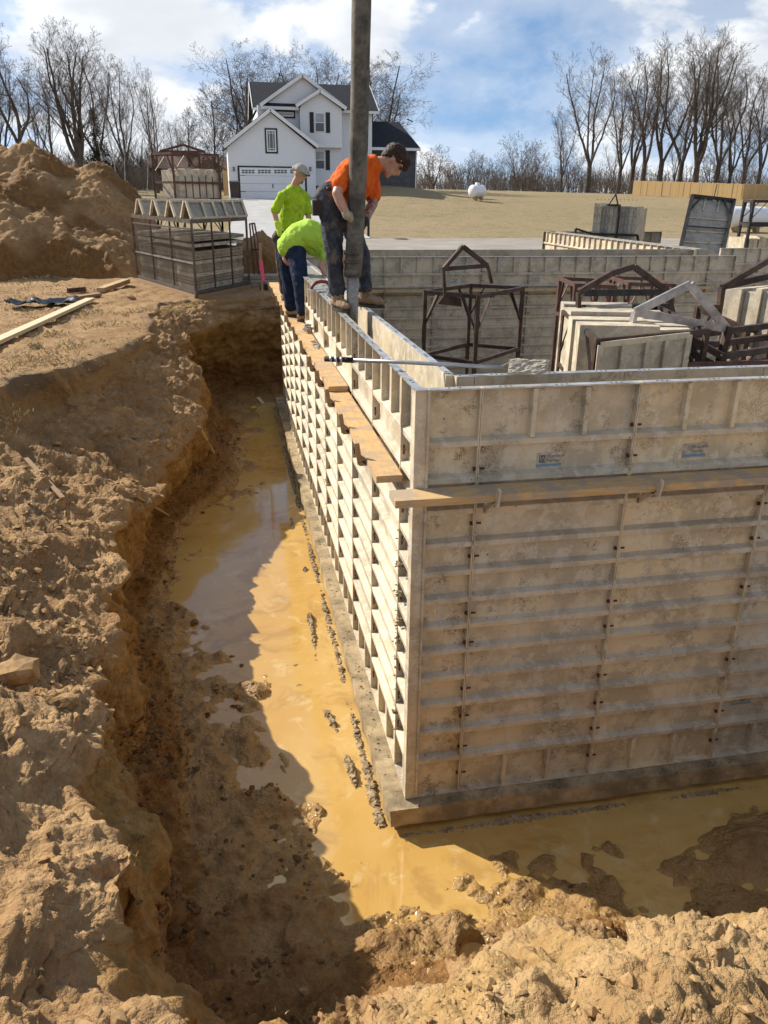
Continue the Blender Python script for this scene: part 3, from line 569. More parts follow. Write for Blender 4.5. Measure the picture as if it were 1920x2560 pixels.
# inside forms: their smooth faces look into the cavity
IL, IR = .255, .29
inner_left = wall('inner row of forms opposite the sunlit row, smooth face to the wet concrete', (IL+DEP, IR+DEP, 0), PI/2, [.12]+[W3]*10, mats=MAT['form_l'], full=False, pins=False, rim=.009)
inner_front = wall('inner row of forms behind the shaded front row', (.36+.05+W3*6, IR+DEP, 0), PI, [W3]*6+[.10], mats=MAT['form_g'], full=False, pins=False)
b = MB(); b.box((0, 0, ZB), (.055, .006, -.002)); b.box((0, .006, ZB), (.006, .055, -.002)); b.build('corner_post', MAT['form_l'], inner_front, loc=(W3*6+.102, .002, 0))
# back of the basement
YB = 10.42
back = wall('far inner row of forms across the back of the basement', (.35, YB, -.10), 0, [.62]+[W3]*8+[.55], ztop=0, mats=[MAT['form_old'], MAT['form_old'], MAT['form']], pins=True, holes=False)
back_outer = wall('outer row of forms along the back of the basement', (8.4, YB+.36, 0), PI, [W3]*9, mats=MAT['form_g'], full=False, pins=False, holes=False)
jog = wall('sunlit row of forms of the side wing beyond the basement', (8.02, 18.4, 0), -PI/2, [W3]*8+[.5], mats=[MAT['form_l'], MAT['form_old']], pins=False, holes=False, low=True)
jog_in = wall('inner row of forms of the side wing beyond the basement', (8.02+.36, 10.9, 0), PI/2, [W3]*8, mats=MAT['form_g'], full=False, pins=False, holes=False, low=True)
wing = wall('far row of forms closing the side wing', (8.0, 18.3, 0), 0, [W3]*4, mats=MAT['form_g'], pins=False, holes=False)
ext = wall('row of forms carrying on to the right of the basement corner', (8.87, YB+.60, .0), 0, [W3]*6, mats=[MAT['form_old'], MAT['form']], pins=True, holes=False)
# end caps and far returns so that the runs read as closed walls
tag(MB().box((-.0, -.1, -2.98), (16, 19, -2.94)).build('basement_floor', MAT['concrete'], loc=(.35, .4, 0)), kind='structure')
# footing
b = MB(); n = 90
def ledge(x): return .0
V = []; F = []
path = [(-.118, 11.0)]+[(-.118+.006*math.sin(i*1.7), 11.0-i*.12) for i in range(1, 92)]+[(-.112+.004*math.sin(i*2.1)+i*.12, -.085) for i in range(0, 66)]
prof = [(.0, -2.705), (.0, -2.835), (-.035, -2.842), (-.05, -2.95)]
ft = []
for i, (x, y) in enumerate(path):
    a = path[max(i-1, 0)]; c = path[min(i+1, len(path)-1)]; d = Vector((c[0]-a[0], c[1]-a[1], 0)).normalized(); nrm = Vector((d.y, -d.x, 0))
    ins = Vector((x, y, 0))-nrm*.42
    ft.append([(ins.x, ins.y, -2.703)]+[(x+nrm.x*o+random.gauss(0, .004), y+nrm.y*o+random.gauss(0, .004), z+random.gauss(0, .003)) for o, z in prof])
for r_ in ft: V += r_
k = 5
for i in range(len(ft)-1):
    for j in range(k-1): F.append((i*k+j, i*k+j+1, (i+1)*k+j+1, (i+1)*k+j))
footing = tag(obj('concrete_footing', npmesh('concrete_footing', V, F, False), MAT['concrete']), 'concrete footing ledge under the forms at the edge of the muddy water', 'footing')
# rough concrete squeezed out along the toe of the footing
def crumbs(name, segs, n, s0, s1, mat, parent=None, kind='stuff', zj=.02):
    base = [(np.array([x.co[:] for x in m.vertices]), np.array([list(p.vertices) for p in m.polygons])) for m in CHIPS]; V = []; F = []; bb = 0
    for _ in range(n):
        p, q, w = segs[RNG.randint(len(segs))]; t = RNG.rand(); c = np.array(p)*(1-t)+np.array(q)*t+np.array([RNG.normal(0, w), RNG.normal(0, w), RNG.uniform(-zj, zj)])
        v, f = base[RNG.randint(len(base))]; s = RNG.uniform(s0, s1); a = RNG.rand()*6.28; cc_, ss_ = math.cos(a), math.sin(a)
        V.append((v*s*[1, 1, .8])@np.array([[cc_, ss_, 0], [-ss_, cc_, 0], [0, 0, 1]])+c); F.append(f+bb); bb += len(v)
    o = obj(name, npmesh(name, np.concatenate(V), np.concatenate(F), False), mat, parent)
    return tag(o, kind=kind)
def squeeze(path_, off, w, h, n_across=7, step=.012, name='squeezed_concrete', parent=None):
    pts = [np.array(p, float) for p in path_]; rows = []
    for a, c in zip(pts[:-1], pts[1:]): k = max(2, int(np.linalg.norm(c-a)/step)); rows += [a+(c-a)*t/k for t in range(k)]
    rows = np.array(rows+[pts[-1]]); d = np.gradient(rows, axis=0); d /= np.linalg.norm(d, axis=1)[:, None]; nrm = np.stack([d[:, 1], -d[:, 0]], -1); us = np.linspace(-1, 1, n_across); P = []
    wob = 1+.55*fbm(np.concatenate([rows*2.2, np.zeros((len(rows), 1))], 1), 1., 3); endf = np.minimum(1, np.minimum(np.arange(len(rows)), np.arange(len(rows))[::-1])/10.)
    for u in us: P.append(np.concatenate([rows+nrm*(off+u*w*np.clip(wob, .2, 2)*np.maximum(endf, .15))[:, None], (ZW-.03+(h+.03)*(1-u*u)*np.clip(wob, .1, 2)*endf)[:, None]], 1))
    P = np.stack(P, 1); nr, na = P.shape[:2]; Q = P.reshape(-1, 3); bl, _k = blocks(Q, 42.); bl2, _k = blocks(Q, 17.); Q[:, 2] += bl*.016+bl2*.018; Q[:, :2] += (.006*np.random.RandomState(4).normal(size=(len(Q), 2)))
    a = np.arange(nr*na).reshape(nr, na); return obj(name, npmesh(name, Q, np.stack([a[:-1, :-1], a[:-1, 1:], a[1:, 1:], a[1:, :-1]], -1).reshape(-1, 4), False), MAT['concrete_d'], parent)
squeeze([(-.160, 11.0), (-.160, -.12)], 0., .042, .010, parent=footing); squeeze([(-.160, -.125), (4.5, -.125)], 0., .034, .008, parent=footing)
crumbs('concrete_crumbs', [((-.172, -.13, ZW-.01), (-.172, 11, ZW-.01), .014)]*5+[((-.17, -.14, ZW-.01), (3.6, -.14, ZW-.01), .015)]*3, 500, .003, .009, MAT['concrete_d'], footing)
crumbs('ledge_crumbs', [((-.07, 0, -2.705), (-.07, 10, -2.705), .03), ((.1, -.05, -2.70), (3., -.05, -2.70), .02)], 900, .004, .014, MAT['concrete'], footing, zj=.006)
for i, (x0, y0, x1, y1) in enumerate([(-.33, 2.9, -.36, 1.95), (-.40, 1.35, -.30, .95), (-.30, .80, -.26, .30), (-.30, 5.4, -.32, 4.9), (-.27, 3.95, -.30, 3.7)]):
    tag(squeeze([(x0, y0), ((x0+x1)/2+.015, (y0+y1)/2), (x1, y1)], 0., .035, .03, name='spilled_concrete'), ['longest', 'second nearest', 'nearest', 'farthest', 'second farthest'][i]+' ridge of spilled concrete in the water along the left footing', 'spilled concrete', 'ridges of spilled concrete')
# wet concrete in the cavity
def wet_top():
    ys = np.concatenate([np.linspace(2.55, 5.2, 90), np.linspace(5.3, 10.6, 60)]); xs = np.linspace(DEP+.001, IL-.001, 14); X, Y = np.meshgrid(xs, ys)
    Z = -1.25+1.19*sstep(Y, 2.6, 3.9)+.05*sstep(Y, 3.9, 4.8); P = np.stack([X, Y, Z], -1).reshape(-1, 3); rough = sstep(P[:, 1], 7.5, 4.6)
    d1, _ = worley(P, 34.); P[:, 2] += (.03*fbm(P, 9., 3)+np.clip(.55-d1, 0, 1)*.03)*(.25+.75*(P[:, 1] < 5.2))
    ny, nx = X.shape; a = np.arange(ny*nx).reshape(ny, nx); return npmesh('wet_concrete', P, np.stack([a[:-1, :-1], a[:-1, 1:], a[1:, 1:], a[1:, :-1]], -1).reshape(-1, 4))
wetc = tag(obj('wet_concrete', wet_top(), MAT['wetcon']), 'fresh grey concrete poured between the left forms round the hose', 'concrete')
crumbs('wet_lumps', [((.15, 2.95, -.35), (.15, 3.7, -.06), .035), ((.16, 3.6, -.05), (.16, 5., -.0), .04)], 420, .008, .02, MAT['wetcon'], wetc)
# stickers on the upper front panels
def text_me(body, size, mat):
    c = bpy.data.curves.new('t', 'FONT'); c.body = body; c.size = size; c.extrude = .0004; o = bpy.data.objects.new('t', c); COL.objects.link(o)
    bpy.context.view_layer.update(); me = bpy.data.meshes.new_from_object(o.evaluated_get(bpy.context.evaluated_depsgraph_get())); bpy.data.objects.remove(o); bpy.data.curves.remove(c)
    me.materials.clear(); me.materials.append(mat); return me
def sticker(x, z, tilt, logo=True, small=False, parent=front, y=DEP-.0075):
    s = MB().box((0, 0, 0), (.155, .0006, .088)).build('label_sticker', MAT['sticker'], parent); s.location = (x, y, z); s.rotation_euler = (0, tilt, 0)
    q = lambda nm, a, bb, m: MB().box(a, bb).build(nm, m, s)
    q('blue_stripe', (.004, -.0006, .006), (.151, -.0001, .020), MAT['blue_ink'])
    if logo:
        q('logo_block', (.016, -.0006, .028), (.052, -.0001, .074), MAT['grey_ink'])
        o = obj('letter', text_me('W', .042, MAT['sticker']), None, s, (.018, -.0009, .037)); o.rotation_euler = (PI/2, 0, 0)
    for w, zz in (('Western', .056), ('Forms', .030)):
        o = obj('lettering', text_me(w, .030, MAT['grey_ink']), None, s, (.058, -.0006, zz)); o.rotation_euler = (PI/2, 0, 0)
    return s
sticker(.72-.07, -.480, -.01); sticker(1.62-.07, -.470, -.015, False)
s2 = sticker(2.30-.07, -2.30, .0, False)
for (x, z) in ((3.1, -.47), (4.7, -.46)): sticker(x-.35, z, 0, False, True, back)
# dried concrete dribbles on the ledges of the corner filler (left face)
for z in (-1.18, -1.38, -1.55, -1.68, -1.80): pass
crumbs('dried_concrete', [((-.012, .34, z), (.02, .30, z+.01), .008) for z in (-1.17, -1.36, -1.55, -1.70, -1.83, -2.25)]+[((-.006, y, -.9), (-.006, y, -2.5), .004) for y in (.348, B0+W3*4, B0+W3*8)], 260, .005, .016, MAT['concrete_d'], None)
o = bpy.context.scene.objects['dried_concrete']; o['kind'] = 'stuff'
# brackets and planks
def bracket(x, y, z, ang, h=.085, parent=None, mat=None):
    b = MB(); b.bar((0, .0, -.16), (0, -.20, .0), .014, .03); b.bar((0, .01, -.044), (0, -.20, -.044), .014, .03); b.bar((0, -.195, -.05), (0, -.215, h), .012, .030); b.bar((0, .005, -.17), (0, .005, -.03), .014, .03)
    o = b.build('plank_bracket', mat or MAT['wood_old'], parent); o.location = (x, y, z); o.rotation_euler = (0, 0, ang); return o
ZP = -.545
def plank(label, a, b_, w, th, mat, sag=0):
    p = Vector(a); q = Vector(b_); d = (q-p).normalized(); s = Vector((d.y, -d.x, 0)); n = 14; bm = MB(); V = []
    for i in range(n+1):
        c = p+(q-p)*(i/n); c.z += -sag*4*(i/n)*(1-i/n); wob = random.gauss(0, .0012)
        for (u, v) in ((-w/2, 0), (w/2, 0), (w/2, -th), (-w/2, -th)): V.append(c+s*(u+wob)+Vector((0, 0, v)))
    F = [(i*4+k, i*4+(k+1) % 4, (i+1)*4+(k+1) % 4, (i+1)*4+k) for i in range(n) for k in range(4)]+[(0, 1, 2, 3), (n*4+3, n*4+2, n*4+1, n*4)]
    bm.add(V, F); return tag(bm.build('scaffold_plank', mat), label, 'plank', 'scaffold planks on the forms')
plank('orange plank on brackets across the shaded front forms', (-.135, -.088, ZP), (5.2, -.088, ZP+.012), .165, .042, MAT['wood'])
plank('nearest sunlit plank on the left forms, ending by the corner', (-.085, .23, ZP), (-.085, 2.75, ZP), .152, .042, MAT['wood_x'])
plank('middle plank on the left forms under the black rake grip', (-.09, 2.30, ZP+.044), (-.09, 5.9, ZP+.006), .16, .040, MAT['wood_x'])
plank('farthest plank on the left forms under the standing worker', (-.09, 5.95, ZP), (-.085, 10.7, ZP), .17, .042, MAT['wood_x'])
for y in (.60, 1.30, 2.05, 2.72, 3.35, 4.2, 5.1, 6.0, 7.0, 8.0, 9.0, 10.): bracket(0, B0+11*W3-0 if False else 0, 0, 0, .085, left).location = (B0+11*W3-y, .0, ZP+random.uniform(-.004, .004))
for x in (.42, 1.36, 2.28, 3.2): bracket(0, 0, 0, 0, .045, front, MAT['form_l']).location = (x-.07, 0, ZP)
b = MB()
# plank along the inside of the back wall
plank('thin weathered plank along the far basement forms', (.6, YB-.09, -.66), (8.3, YB-.09, -.66), .15, .04, MAT['wood'])
for x in (1.5, 3.6, 5.8): bracket(0, 0, 0, 0, .06, back).location = (x, 0, -.56)
# ---------------------------------------------------------------- pump hose, rake, trowel
hose = thing('pump_hose', 'thick dusty rubber concrete pump hose hanging down into the forms', 'hose', (.16, 3.16, -.3))
HY = 2.96; _h0 = aty(882, 690, HY); _h1 = aty(907, 0, HY)
hp = [Vector((_h0[0]+(_h1[0]-_h0[0])*(t-.12)/.9, HY, _h0[2]+(_h1[2]-_h0[2])*(t-.12)/.9)) for t in np.concatenate([[.122], np.linspace(.2, 3.6, 28)])]
b = MB(); pts = [Vector((p.x-.16+.012*math.sin(i*.55), p.y-3.16+.008*math.sin(i*.8), p.z+.3)) for i, p in enumerate(hp)]; b.tube(pts, [.074+.0015*math.sin(i*1.9) for i in range(len(pts))], 20); b.build('hose_body', MAT['rubber'], hose, True)
def at(o, p): return (p[0]-o[0], p[1]-o[1], p[2]-o[2])
HO = (.16, 3.16, -.3)
b = MB(); b.tube([at(HO, p) for p in ((hp[0].x, HY, hp[0].z+.05), (hp[0].x, HY, hp[0].z), (hp[0].x, HY, hp[0].z-.012))], [.0745, .0735, .066], 20); b.build('hose_cuff', MAT['rubber'], hose, True)
b = MB(); b.tube([at(HO, p) for p in ((hp[0].x, HY, hp[0].z+.02), (hp[0].x-.004, HY+.002, .05), (hp[0].x-.009, HY, -.2))], [.053, .050, .053], 18); b.build('end_sleeve', MAT['wetcon'], hose, True)
for dz_, hh_ in ((.10, .02), (.17, .02)): MB().tube([at(HO, (hp[0].x+.041/2.34*dz_, HY, hp[0].z+dz_)), at(HO, (hp[0].x+.041/2.34*dz_, HY, hp[0].z+dz_+hh_))], .0785, 20).build('hose_band', MAT['steel_g'] if hh_ < .05 else MAT['rubber'], hose, True)
rk = atz(812, 897, .045); r1 = atz(1262, 920, .045)
rake = thing('concrete_rake', 'long aluminium concrete rake lying across the corner of the forms', 'rake', tuple(rk))
d = Vector(r1-rk)
b = MB(); b.tube([d*.0+Vector((0, 0, 0)), d*.16], .016, 10); b.build('grip', MAT['grip'], rake, True)
for i in range(4): MB().tube([d*(.03+.03*i), d*(.043+.03*i)], .0168, 10).build('grip_ring', MAT['alum'] if i < 3 else MAT['grip'], rake, True)
b = MB(); b.tube([d*.155, d*.5+Vector((0, 0, .004)), d*1.0], .0115, 10); b.build('handle', MAT['alum'], rake, True)
q0 = Vector(atz(1268, 936, .03)-rk); q1 = Vector(atz(1365, 940, .03)-rk); up = Vector((.05, .10, .085)); 
def slab(vs, th, name, mat, parent, sub=10):
    # a thick, slightly lumpy plate through four corners
    a, b_, c, dd = [np.array(v, float) for v in vs]; n = np.cross(b_-a, dd-a); n /= np.linalg.norm(n); V = []; F = []
    for s in (0, 1):
        for i in range(sub+1):
            for j in range(sub+1):
                u, v = i/sub, j/sub; p = (a*(1-u)+b_*u)*(1-v)+(dd*(1-u)+c*u)*v; edge = i in (0, sub) or j in (0, sub)
                p = p+n*(s*th)+(n*random.uniform(-.3, 1)*.008 if s == 1 and not edge else 0)+np.array([random.gauss(0, .0015)]*3)*(s == 1); V.append(p)
    m = (sub+1)**2; g = lambda s, i, j: s*m+i*(sub+1)+j
    for i in range(sub):
        for j in range(sub): F += [(g(0, i, j), g(0, i, j+1), g(0, i+1, j+1), g(0, i+1, j)), (g(1, i, j), g(1, i+1, j), g(1, i+1, j+1), g(1, i, j+1))]
    for i in range(sub):
        F += [(g(0, i, 0), g(0, i+1, 0), g(1, i+1, 0), g(1, i, 0)), (g(0, i, sub), g(1, i, sub), g(1, i+1, sub), g(0, i+1, sub)), (g(0, 0, i), g(1, 0, i), g(1, 0, i+1), g(0, 0, i+1)), (g(0, sub, i), g(0, sub, i+1), g(1, sub, i+1), g(1, sub, i))]
    me = npmesh(name, V, F, False); bm = bmesh.new(); bm.from_mesh(me); bmesh.ops.recalc_face_normals(bm, faces=bm.faces); bm.to_mesh(me); bm.free(); return obj(name, me, mat, parent)
MAT['crust'] = simple('dried_concrete_crust', (.40, .36, .28), .9, 0, .25, 25, .9)
slab([q0, q1, q1+up*.75+Vector((.01, .0, 0)), q0+up*.75], .012, 'blade', MAT['crust'], rake)
MB().tube([d*.97, d*1.0+Vector((.03, .02, .02)), (q0+q1)/2+up*.4], .009, 8).build('blade_socket', MAT['crust'], rake)
tp = Vector(atz(800, 722, .03)); TR = thing('hand_float', 'red handled hand float resting on the form edge beside the bent worker', 'trowel', tuple(tp), rad(35))
MB().box((-.16, -.045, -.004), (.16, .045, .004)).build('blade', MAT['alum'], TR)
b = MB(); b.tube([(-.12, 0, .0), (-.10, 0, .035), (-.05, 0, .065), (.02, 0, .072), (.09, 0, .062), (.13, 0, .03), (.14, 0, 0)], [.013, .016, .018, .018, .017, .015, .012], 10); b.build('handle', MAT['red'], TR, True)
tb = MB(); tb.tube([(0, 0, 0), (.03, .05, .02), (.05, .12, .015)], [.03, .028, .012], 8)
crumbs('fresh_concrete_blob', [((-.05, 5.05, ZP+.05), (-.03, 5.3, ZP+.07), .015), ((-.05, 4.5, ZP+.02), (-.06, 4.0, ZP+.02), .02)], 110, .012, .035, MAT['wetcon'])
# ---------------------------------------------------------------- steel form baskets
def basket(name, label, top, zfloor, mat, rails=(0., -.75), bail=None, plates=True, w=.045, diag=True, group='steel form baskets', cat='basket', bailmat=None):
    """top = four corner points at the top rail (in order round the frame)."""
    c = np.mean(np.array(top), 0); base = (c[0], c[1], zfloor); t = thing(name, label, cat, base, 0, group); T = [Vector(p)-Vector(base) for p in top]
    for p in T: b = MB(); b.bar((p.x, p.y, 0), (p.x, p.y, p.z+.02), w); b.build('post', mat, t)
    for z in rails:
        for i in range(4):
            p, q = T[i], T[(i+1) % 4]; b = MB(); b.bar((p.x, p.y, p.z+z), (q.x, q.y, q.z+z), w*.8, w); b.build('rail', mat, t)
    if diag:
        for i in range(4):
            p, q = T[i], T[(i+1) % 4]; m = (p+q)/2; h = .42
            for a in (p, q):
                b = MB(); b.bar(a+Vector((0, 0, -h)), a.lerp(m, .55)+Vector((0, 0, -.01)), w*.7, .012); b.build('brace', mat, t)
    if bail:
        (i, j, apex, h0) = bail; p, q = T[i], T[j]; ap = Vector(apex)-Vector(base); 
        for a, e in ((p, .22), (q, .22)):
            s = a.lerp(q if a is p else p, .0); k = s+Vector((0, 0, h0))
            b = MB(); b.bar(s+Vector((0, 0, -.02)), k, w, w*1.1); b.bar(k, ap, w*.8, w*1.3); b.build('lifting_bail', bailmat or mat, t)
        b = MB(); b.bar(p+Vector((0, 0, h0)), q+Vector((0, 0, h0)), w*.7, w*1.2); b.build('bail_tie', bailmat or mat, t)
    return t
def z6(x, y): return (900+x/1.6265, 450+y/1.6265)
def z7(x, y): return (1320+x*600/1659, 460+y*600/1659)
tops = [atz(*z6(265, 455), -.17), atz(*z6(480, 475), -.17), atz(*z6(662, 440), -.17), atz(*z6(450, 428), -.17)]
bk = basket('steel_basket', 'empty rusty steel basket with a peaked lifting bail standing alone in the basement', tops, -2.94, MAT['steel'], (0, -.78, -1.5))
m0 = Vector(tops[0]).lerp(Vector(tops[1]), .38); base = Vector(bk.location)
def bailparts(t, pts, mat, w=.04, tie=True, h=None):
    base = Vector(t.location); P = [Vector(p)-base for p in pts]; h = h or w*1.5
    for a, b_ in zip(P[:-1], P[1:]): MB().bar(a, b_, w, h).build('lifting_bail', mat, t)
    if tie: MB().bar(P[1], P[-2], w*.8, h).build('bail_tie', mat, t)
Yb = float(tops[0][1]*.6+tops[1][1]*.4)
bailparts(bk, [aty(*z6(345, 470), Yb), aty(*z6(338, 362), Yb), aty(*z6(418, 270), Yb+.15), aty(*z6(518, 348), Yb+.3), aty(*z6(535, 420), Yb+.3)], MAT['steel'], .035, True, .05)
b = MB(); p0 = Vector(aty(*z6(315, 505), Yb))-base; p1 = Vector(aty(*z6(345, 465), Yb))-base; p2 = Vector(aty(*z6(410, 480), Yb))-base; p3 = Vector(aty(*z6(415, 515), Yb))-base
b.add([p0, p1, p2, p3]+[p+Vector((0, .012, 0)) for p in (p0, p1, p2, p3)], [(0,1,2,3),(7,6,5,4),(0,4,5,1),(1,5,6,2),(2,6,7,3),(3,7,4,0)]); b.build('gusset', MAT['steel'], bk)
# two racks on the right, loaded with stacked panels
ORD = ['first', 'second', 'third', 'fourth', 'fifth', 'sixth', 'seventh', 'eighth', 'ninth', 'tenth', 'eleventh', 'twelfth']
def panel_block_me(w, d, h):
    def f():
        b = MB(); b.box((0, 0, 0), (w, d, h)); b.cur = 1
        return b.mesh('stacked_panel')
    return cached(('pb', w, d, h), f)
def stack(label, group, p0, dirv, n, th, width, zt, zb, mats, jitter=.045, roty=0):
    """n panels on edge side by side, starting at p0, thickness th along dirv, width across"""
    d = Vector(dirv).normalized(); s = Vector((-d.y, d.x, 0))
    for i in range(n):
        b = MB(); j = random.uniform(-jitter, jitter); dz = random.uniform(-jitter, jitter); p = Vector(p0)+d*(i*th*1.12); L = width
        o = thing('stacked_form', ORD[i]+' '+label+', counted from the left', 'form panel', (p.x+s.x*j, p.y+s.y*j, zb), math.atan2(d.y, d.x), group); h = zt+dz-zb; t2 = th*.94
        b.box((0, 0, 0), (.008, L, h)); m = mats[i % len(mats)]; b.build('skin', m, o)
        e = MB(); e.box((.008, 0, 0), (t2, .008, h)); e.box((.008, L-.008, 0), (t2, L, h)); e.box((.008, .008, h-.008), (t2, L-.008, h)); e.build('edge_frame', m, o)
        for hz in (.3, .6, .9, 1.3, 1.8):
            if hz < h-.1: MB().box((.009, .009, h-hz-.02), (t2*.9, L-.009, h-hz+.02)).build('rib', m, o)
T2 = [atz(*z7(250, 885), -.20), atz(*z7(480, 1085), -.20), None, None]
T2[2] = T2[1]+np.array([1.25, .35, 0]); T2[3] = T2[0]+np.array([1.25, .35, 0])
rk2 = basket('steel_rack', 'rusty steel rack packed with pale form panels under a bent bail in the basement', T2, -2.94, MAT['steel'], (0, -.55), diag=True)
Y2 = float(T2[0][1])
bailparts(rk2, [aty(*z7(345, 960), Y2), aty(*z7(350, 750), Y2), aty(*z7(570, 620), Y2+.1), aty(*z7(730, 570), Y2+.2), aty(*z7(960, 740), Y2+.3), aty(*z7(1000, 900), Y2+.3)], MAT['steel'], .04, False, .06)
base = Vector(rk2.location)
for a, c in (((380, 752), (960, 748)), ((365, 858), (970, 850))): MB().bar(Vector(aty(*z7(*a), Y2+.05))-base, Vector(aty(*z7(*c), Y2+.3))-base, .03, .07).build('cross_bar', MAT['steel_b'], rk2)
dn = Vector(T2[1])-Vector(T2[0]); dn.z = 0; ax = Vector((1.25, .35, 0)).normalized()
stack('panel on edge in the rack with the bent bail', 'panels in the bent rack', Vector(T2[1])-dn*.06+ax*.80, -dn, 6, dn.length/7.2, .72, -.17, -1.9, [MAT['form_l'], MAT['form_old']])
stack('grimy panel in the second row of the bent rack', 'panels in the second row of the rack', Vector(T2[1])-dn*.06+ax*1.24, -dn, 8, dn.length/9.6, .38, -.22, -1.9, [MAT['form_l'], MAT['form_old']], .05)
# red racks behind
for (x0, x1, y0, Yk, lab) in ((330, 600, 700, 6.6, 'low reddish steel rack behind the rusty rack with the bent bail'), (700, 1010, 690, 6.9, 'second reddish steel rack, right behind the bent bail')):
    p = [aty(*z7(x0, y0), Yk), aty(*z7(x1, y0+12), Yk), aty(*z7(x1, y0+12), Yk)+np.array([.15, .9, 0]), aty(*z7(x0, y0), Yk)+np.array([.15, .9, 0])]
    basket('steel_rack', lab, p, -2.94, MAT['steel_r'], (0, -.5), w=.05)
# the near loose panel and the rack with the shiny bail
pl = thing('loose_form', 'single pale form panel leaning at the front of the racks behind the wall', 'form panel', tuple(atz(*z7(490, 1290), -.55)))
a0 = Vector(aty(*z7(490, 1110), 2.35)); a1 = Vector(aty(*z7(1102, 1040), 2.55)); dz = Vector((0, 0, -.62)); pb = Vector(pl.location); dd = (a1-a0); nn = Vector((dd.y, -dd.x, 0)).normalized()*.05
b = MB(); b.add([a0-pb, a1-pb, a1+dz-pb, a0+dz-pb, a0-pb-nn*.14, a1-pb-nn*.14, a1+dz-pb-nn*.14, a0+dz-pb-nn*.14], [(0,1,2,3),(7,6,5,4),(0,4,5,1),(1,5,6,2),(2,6,7,3),(3,7,4,0)]); b.build('skin', MAT['form'], pl)
for p, q, w_ in ((a0, a1, .012), (a0, a0+dz, .012), (a1, a1+dz, .012)): MB().bar(p-pb+nn*.5, q-pb+nn*.5, w_ if abs((q-p).z) < .3 else .05, .05 if abs((q-p).z) < .3 else .012).build('edge_frame', MAT['form_l'], pl)
for k in (.25, .52, .74): p = a0.lerp(a1, k)-pb+nn*.45; MB().bar(p+Vector((0, 0, -.01)), p+dz, .035, .035).build('stiffener', MAT['form'], pl)
MB().bar(a0.lerp(a1, .12)-pb+nn+Vector((0, 0, -.36)), a0.lerp(a1, .38)-pb+nn+Vector((0, 0, -.36)), .012).build('latch', MAT['pin'], pl)
T3 = [atz(*z7(1020, 1085), -.50), atz(*z7(1350, 1200), -.50), None, None]; T3 = [aty(*z7(1090, 1050), 3.0), aty(*z7(1345, 1190), 2.75), None, None]
T3[2] = T3[1]+np.array([1.3, .5, .0]); T3[3] = T3[0]+np.array([1.3, .5, .0])
rk3 = basket('steel_rack', 'rusty steel rack with a worn shiny peaked bail close behind the front wall', T3, -2.94, MAT['steel'], (0, -.12, -.5), diag=False, w=.06)
bailparts(rk3, [aty(*z7(695, 1060), 2.95), aty(*z7(740, 885), 2.95), aty(*z7(1120, 695), 2.95), aty(*z7(1375, 1000), 2.9), aty(*z7(1325, 1240), 2.9)], MAT['steel_p'], .035, True, .075)
base = Vector(rk3.location); 
MB().bar(Vector(aty(*z7(1395, 985), 2.88))-base, Vector(aty(*z7(1320, 1240), 2.88))-base, .06, .06).build('bail_leg', MAT['steel'], rk3)
MB().bar(Vector(aty(*z7(1030, 1255), 2.6))-base, Vector(aty(*z7(1680, 1235), 2.7))-base, .05, .05).build('front_rail', MAT['steel_r'], rk3)
# far right rack
T4 = [aty(*z7(1175, 860), 4.6), aty(*z7(1515, 1010), 4.0), None, None]; T4[2] = T4[1]+np.array([1.6, .4, 0]); T4[3] = T4[0]+np.array([1.6, .4, 0])
rk4 = basket('steel_rack', 'rusty steel rack at the right edge holding pale panels with a long sloping bail', T4, -2.94, MAT['steel'], (0, -.65), w=.06)
bailparts(rk4, [aty(*z7(1320, 900), 4.7), aty(*z7(1340, 715), 4.7), aty(*z7(1760, 470), 4.9), aty(*z7(1990, 560), 5.), aty(*z7(2000, 720), 5.)], MAT['steel'], .05, True, .07)
ax4 = Vector((1.6, .4, 0)).normalized()
stack('pale panel on edge in the right edge rack', 'panels in the right rack', Vector(T4[1])-(Vector(T4[1])-Vector(T4[0]))*.06+ax4*1.25, Vector(T4[0])-Vector(T4[1]), 8, (Vector(T4[1])-Vector(T4[0])).length/9.6, 1.1, .0, -1.9, [MAT['form_l'], MAT['form_old'], MAT['form_l']])
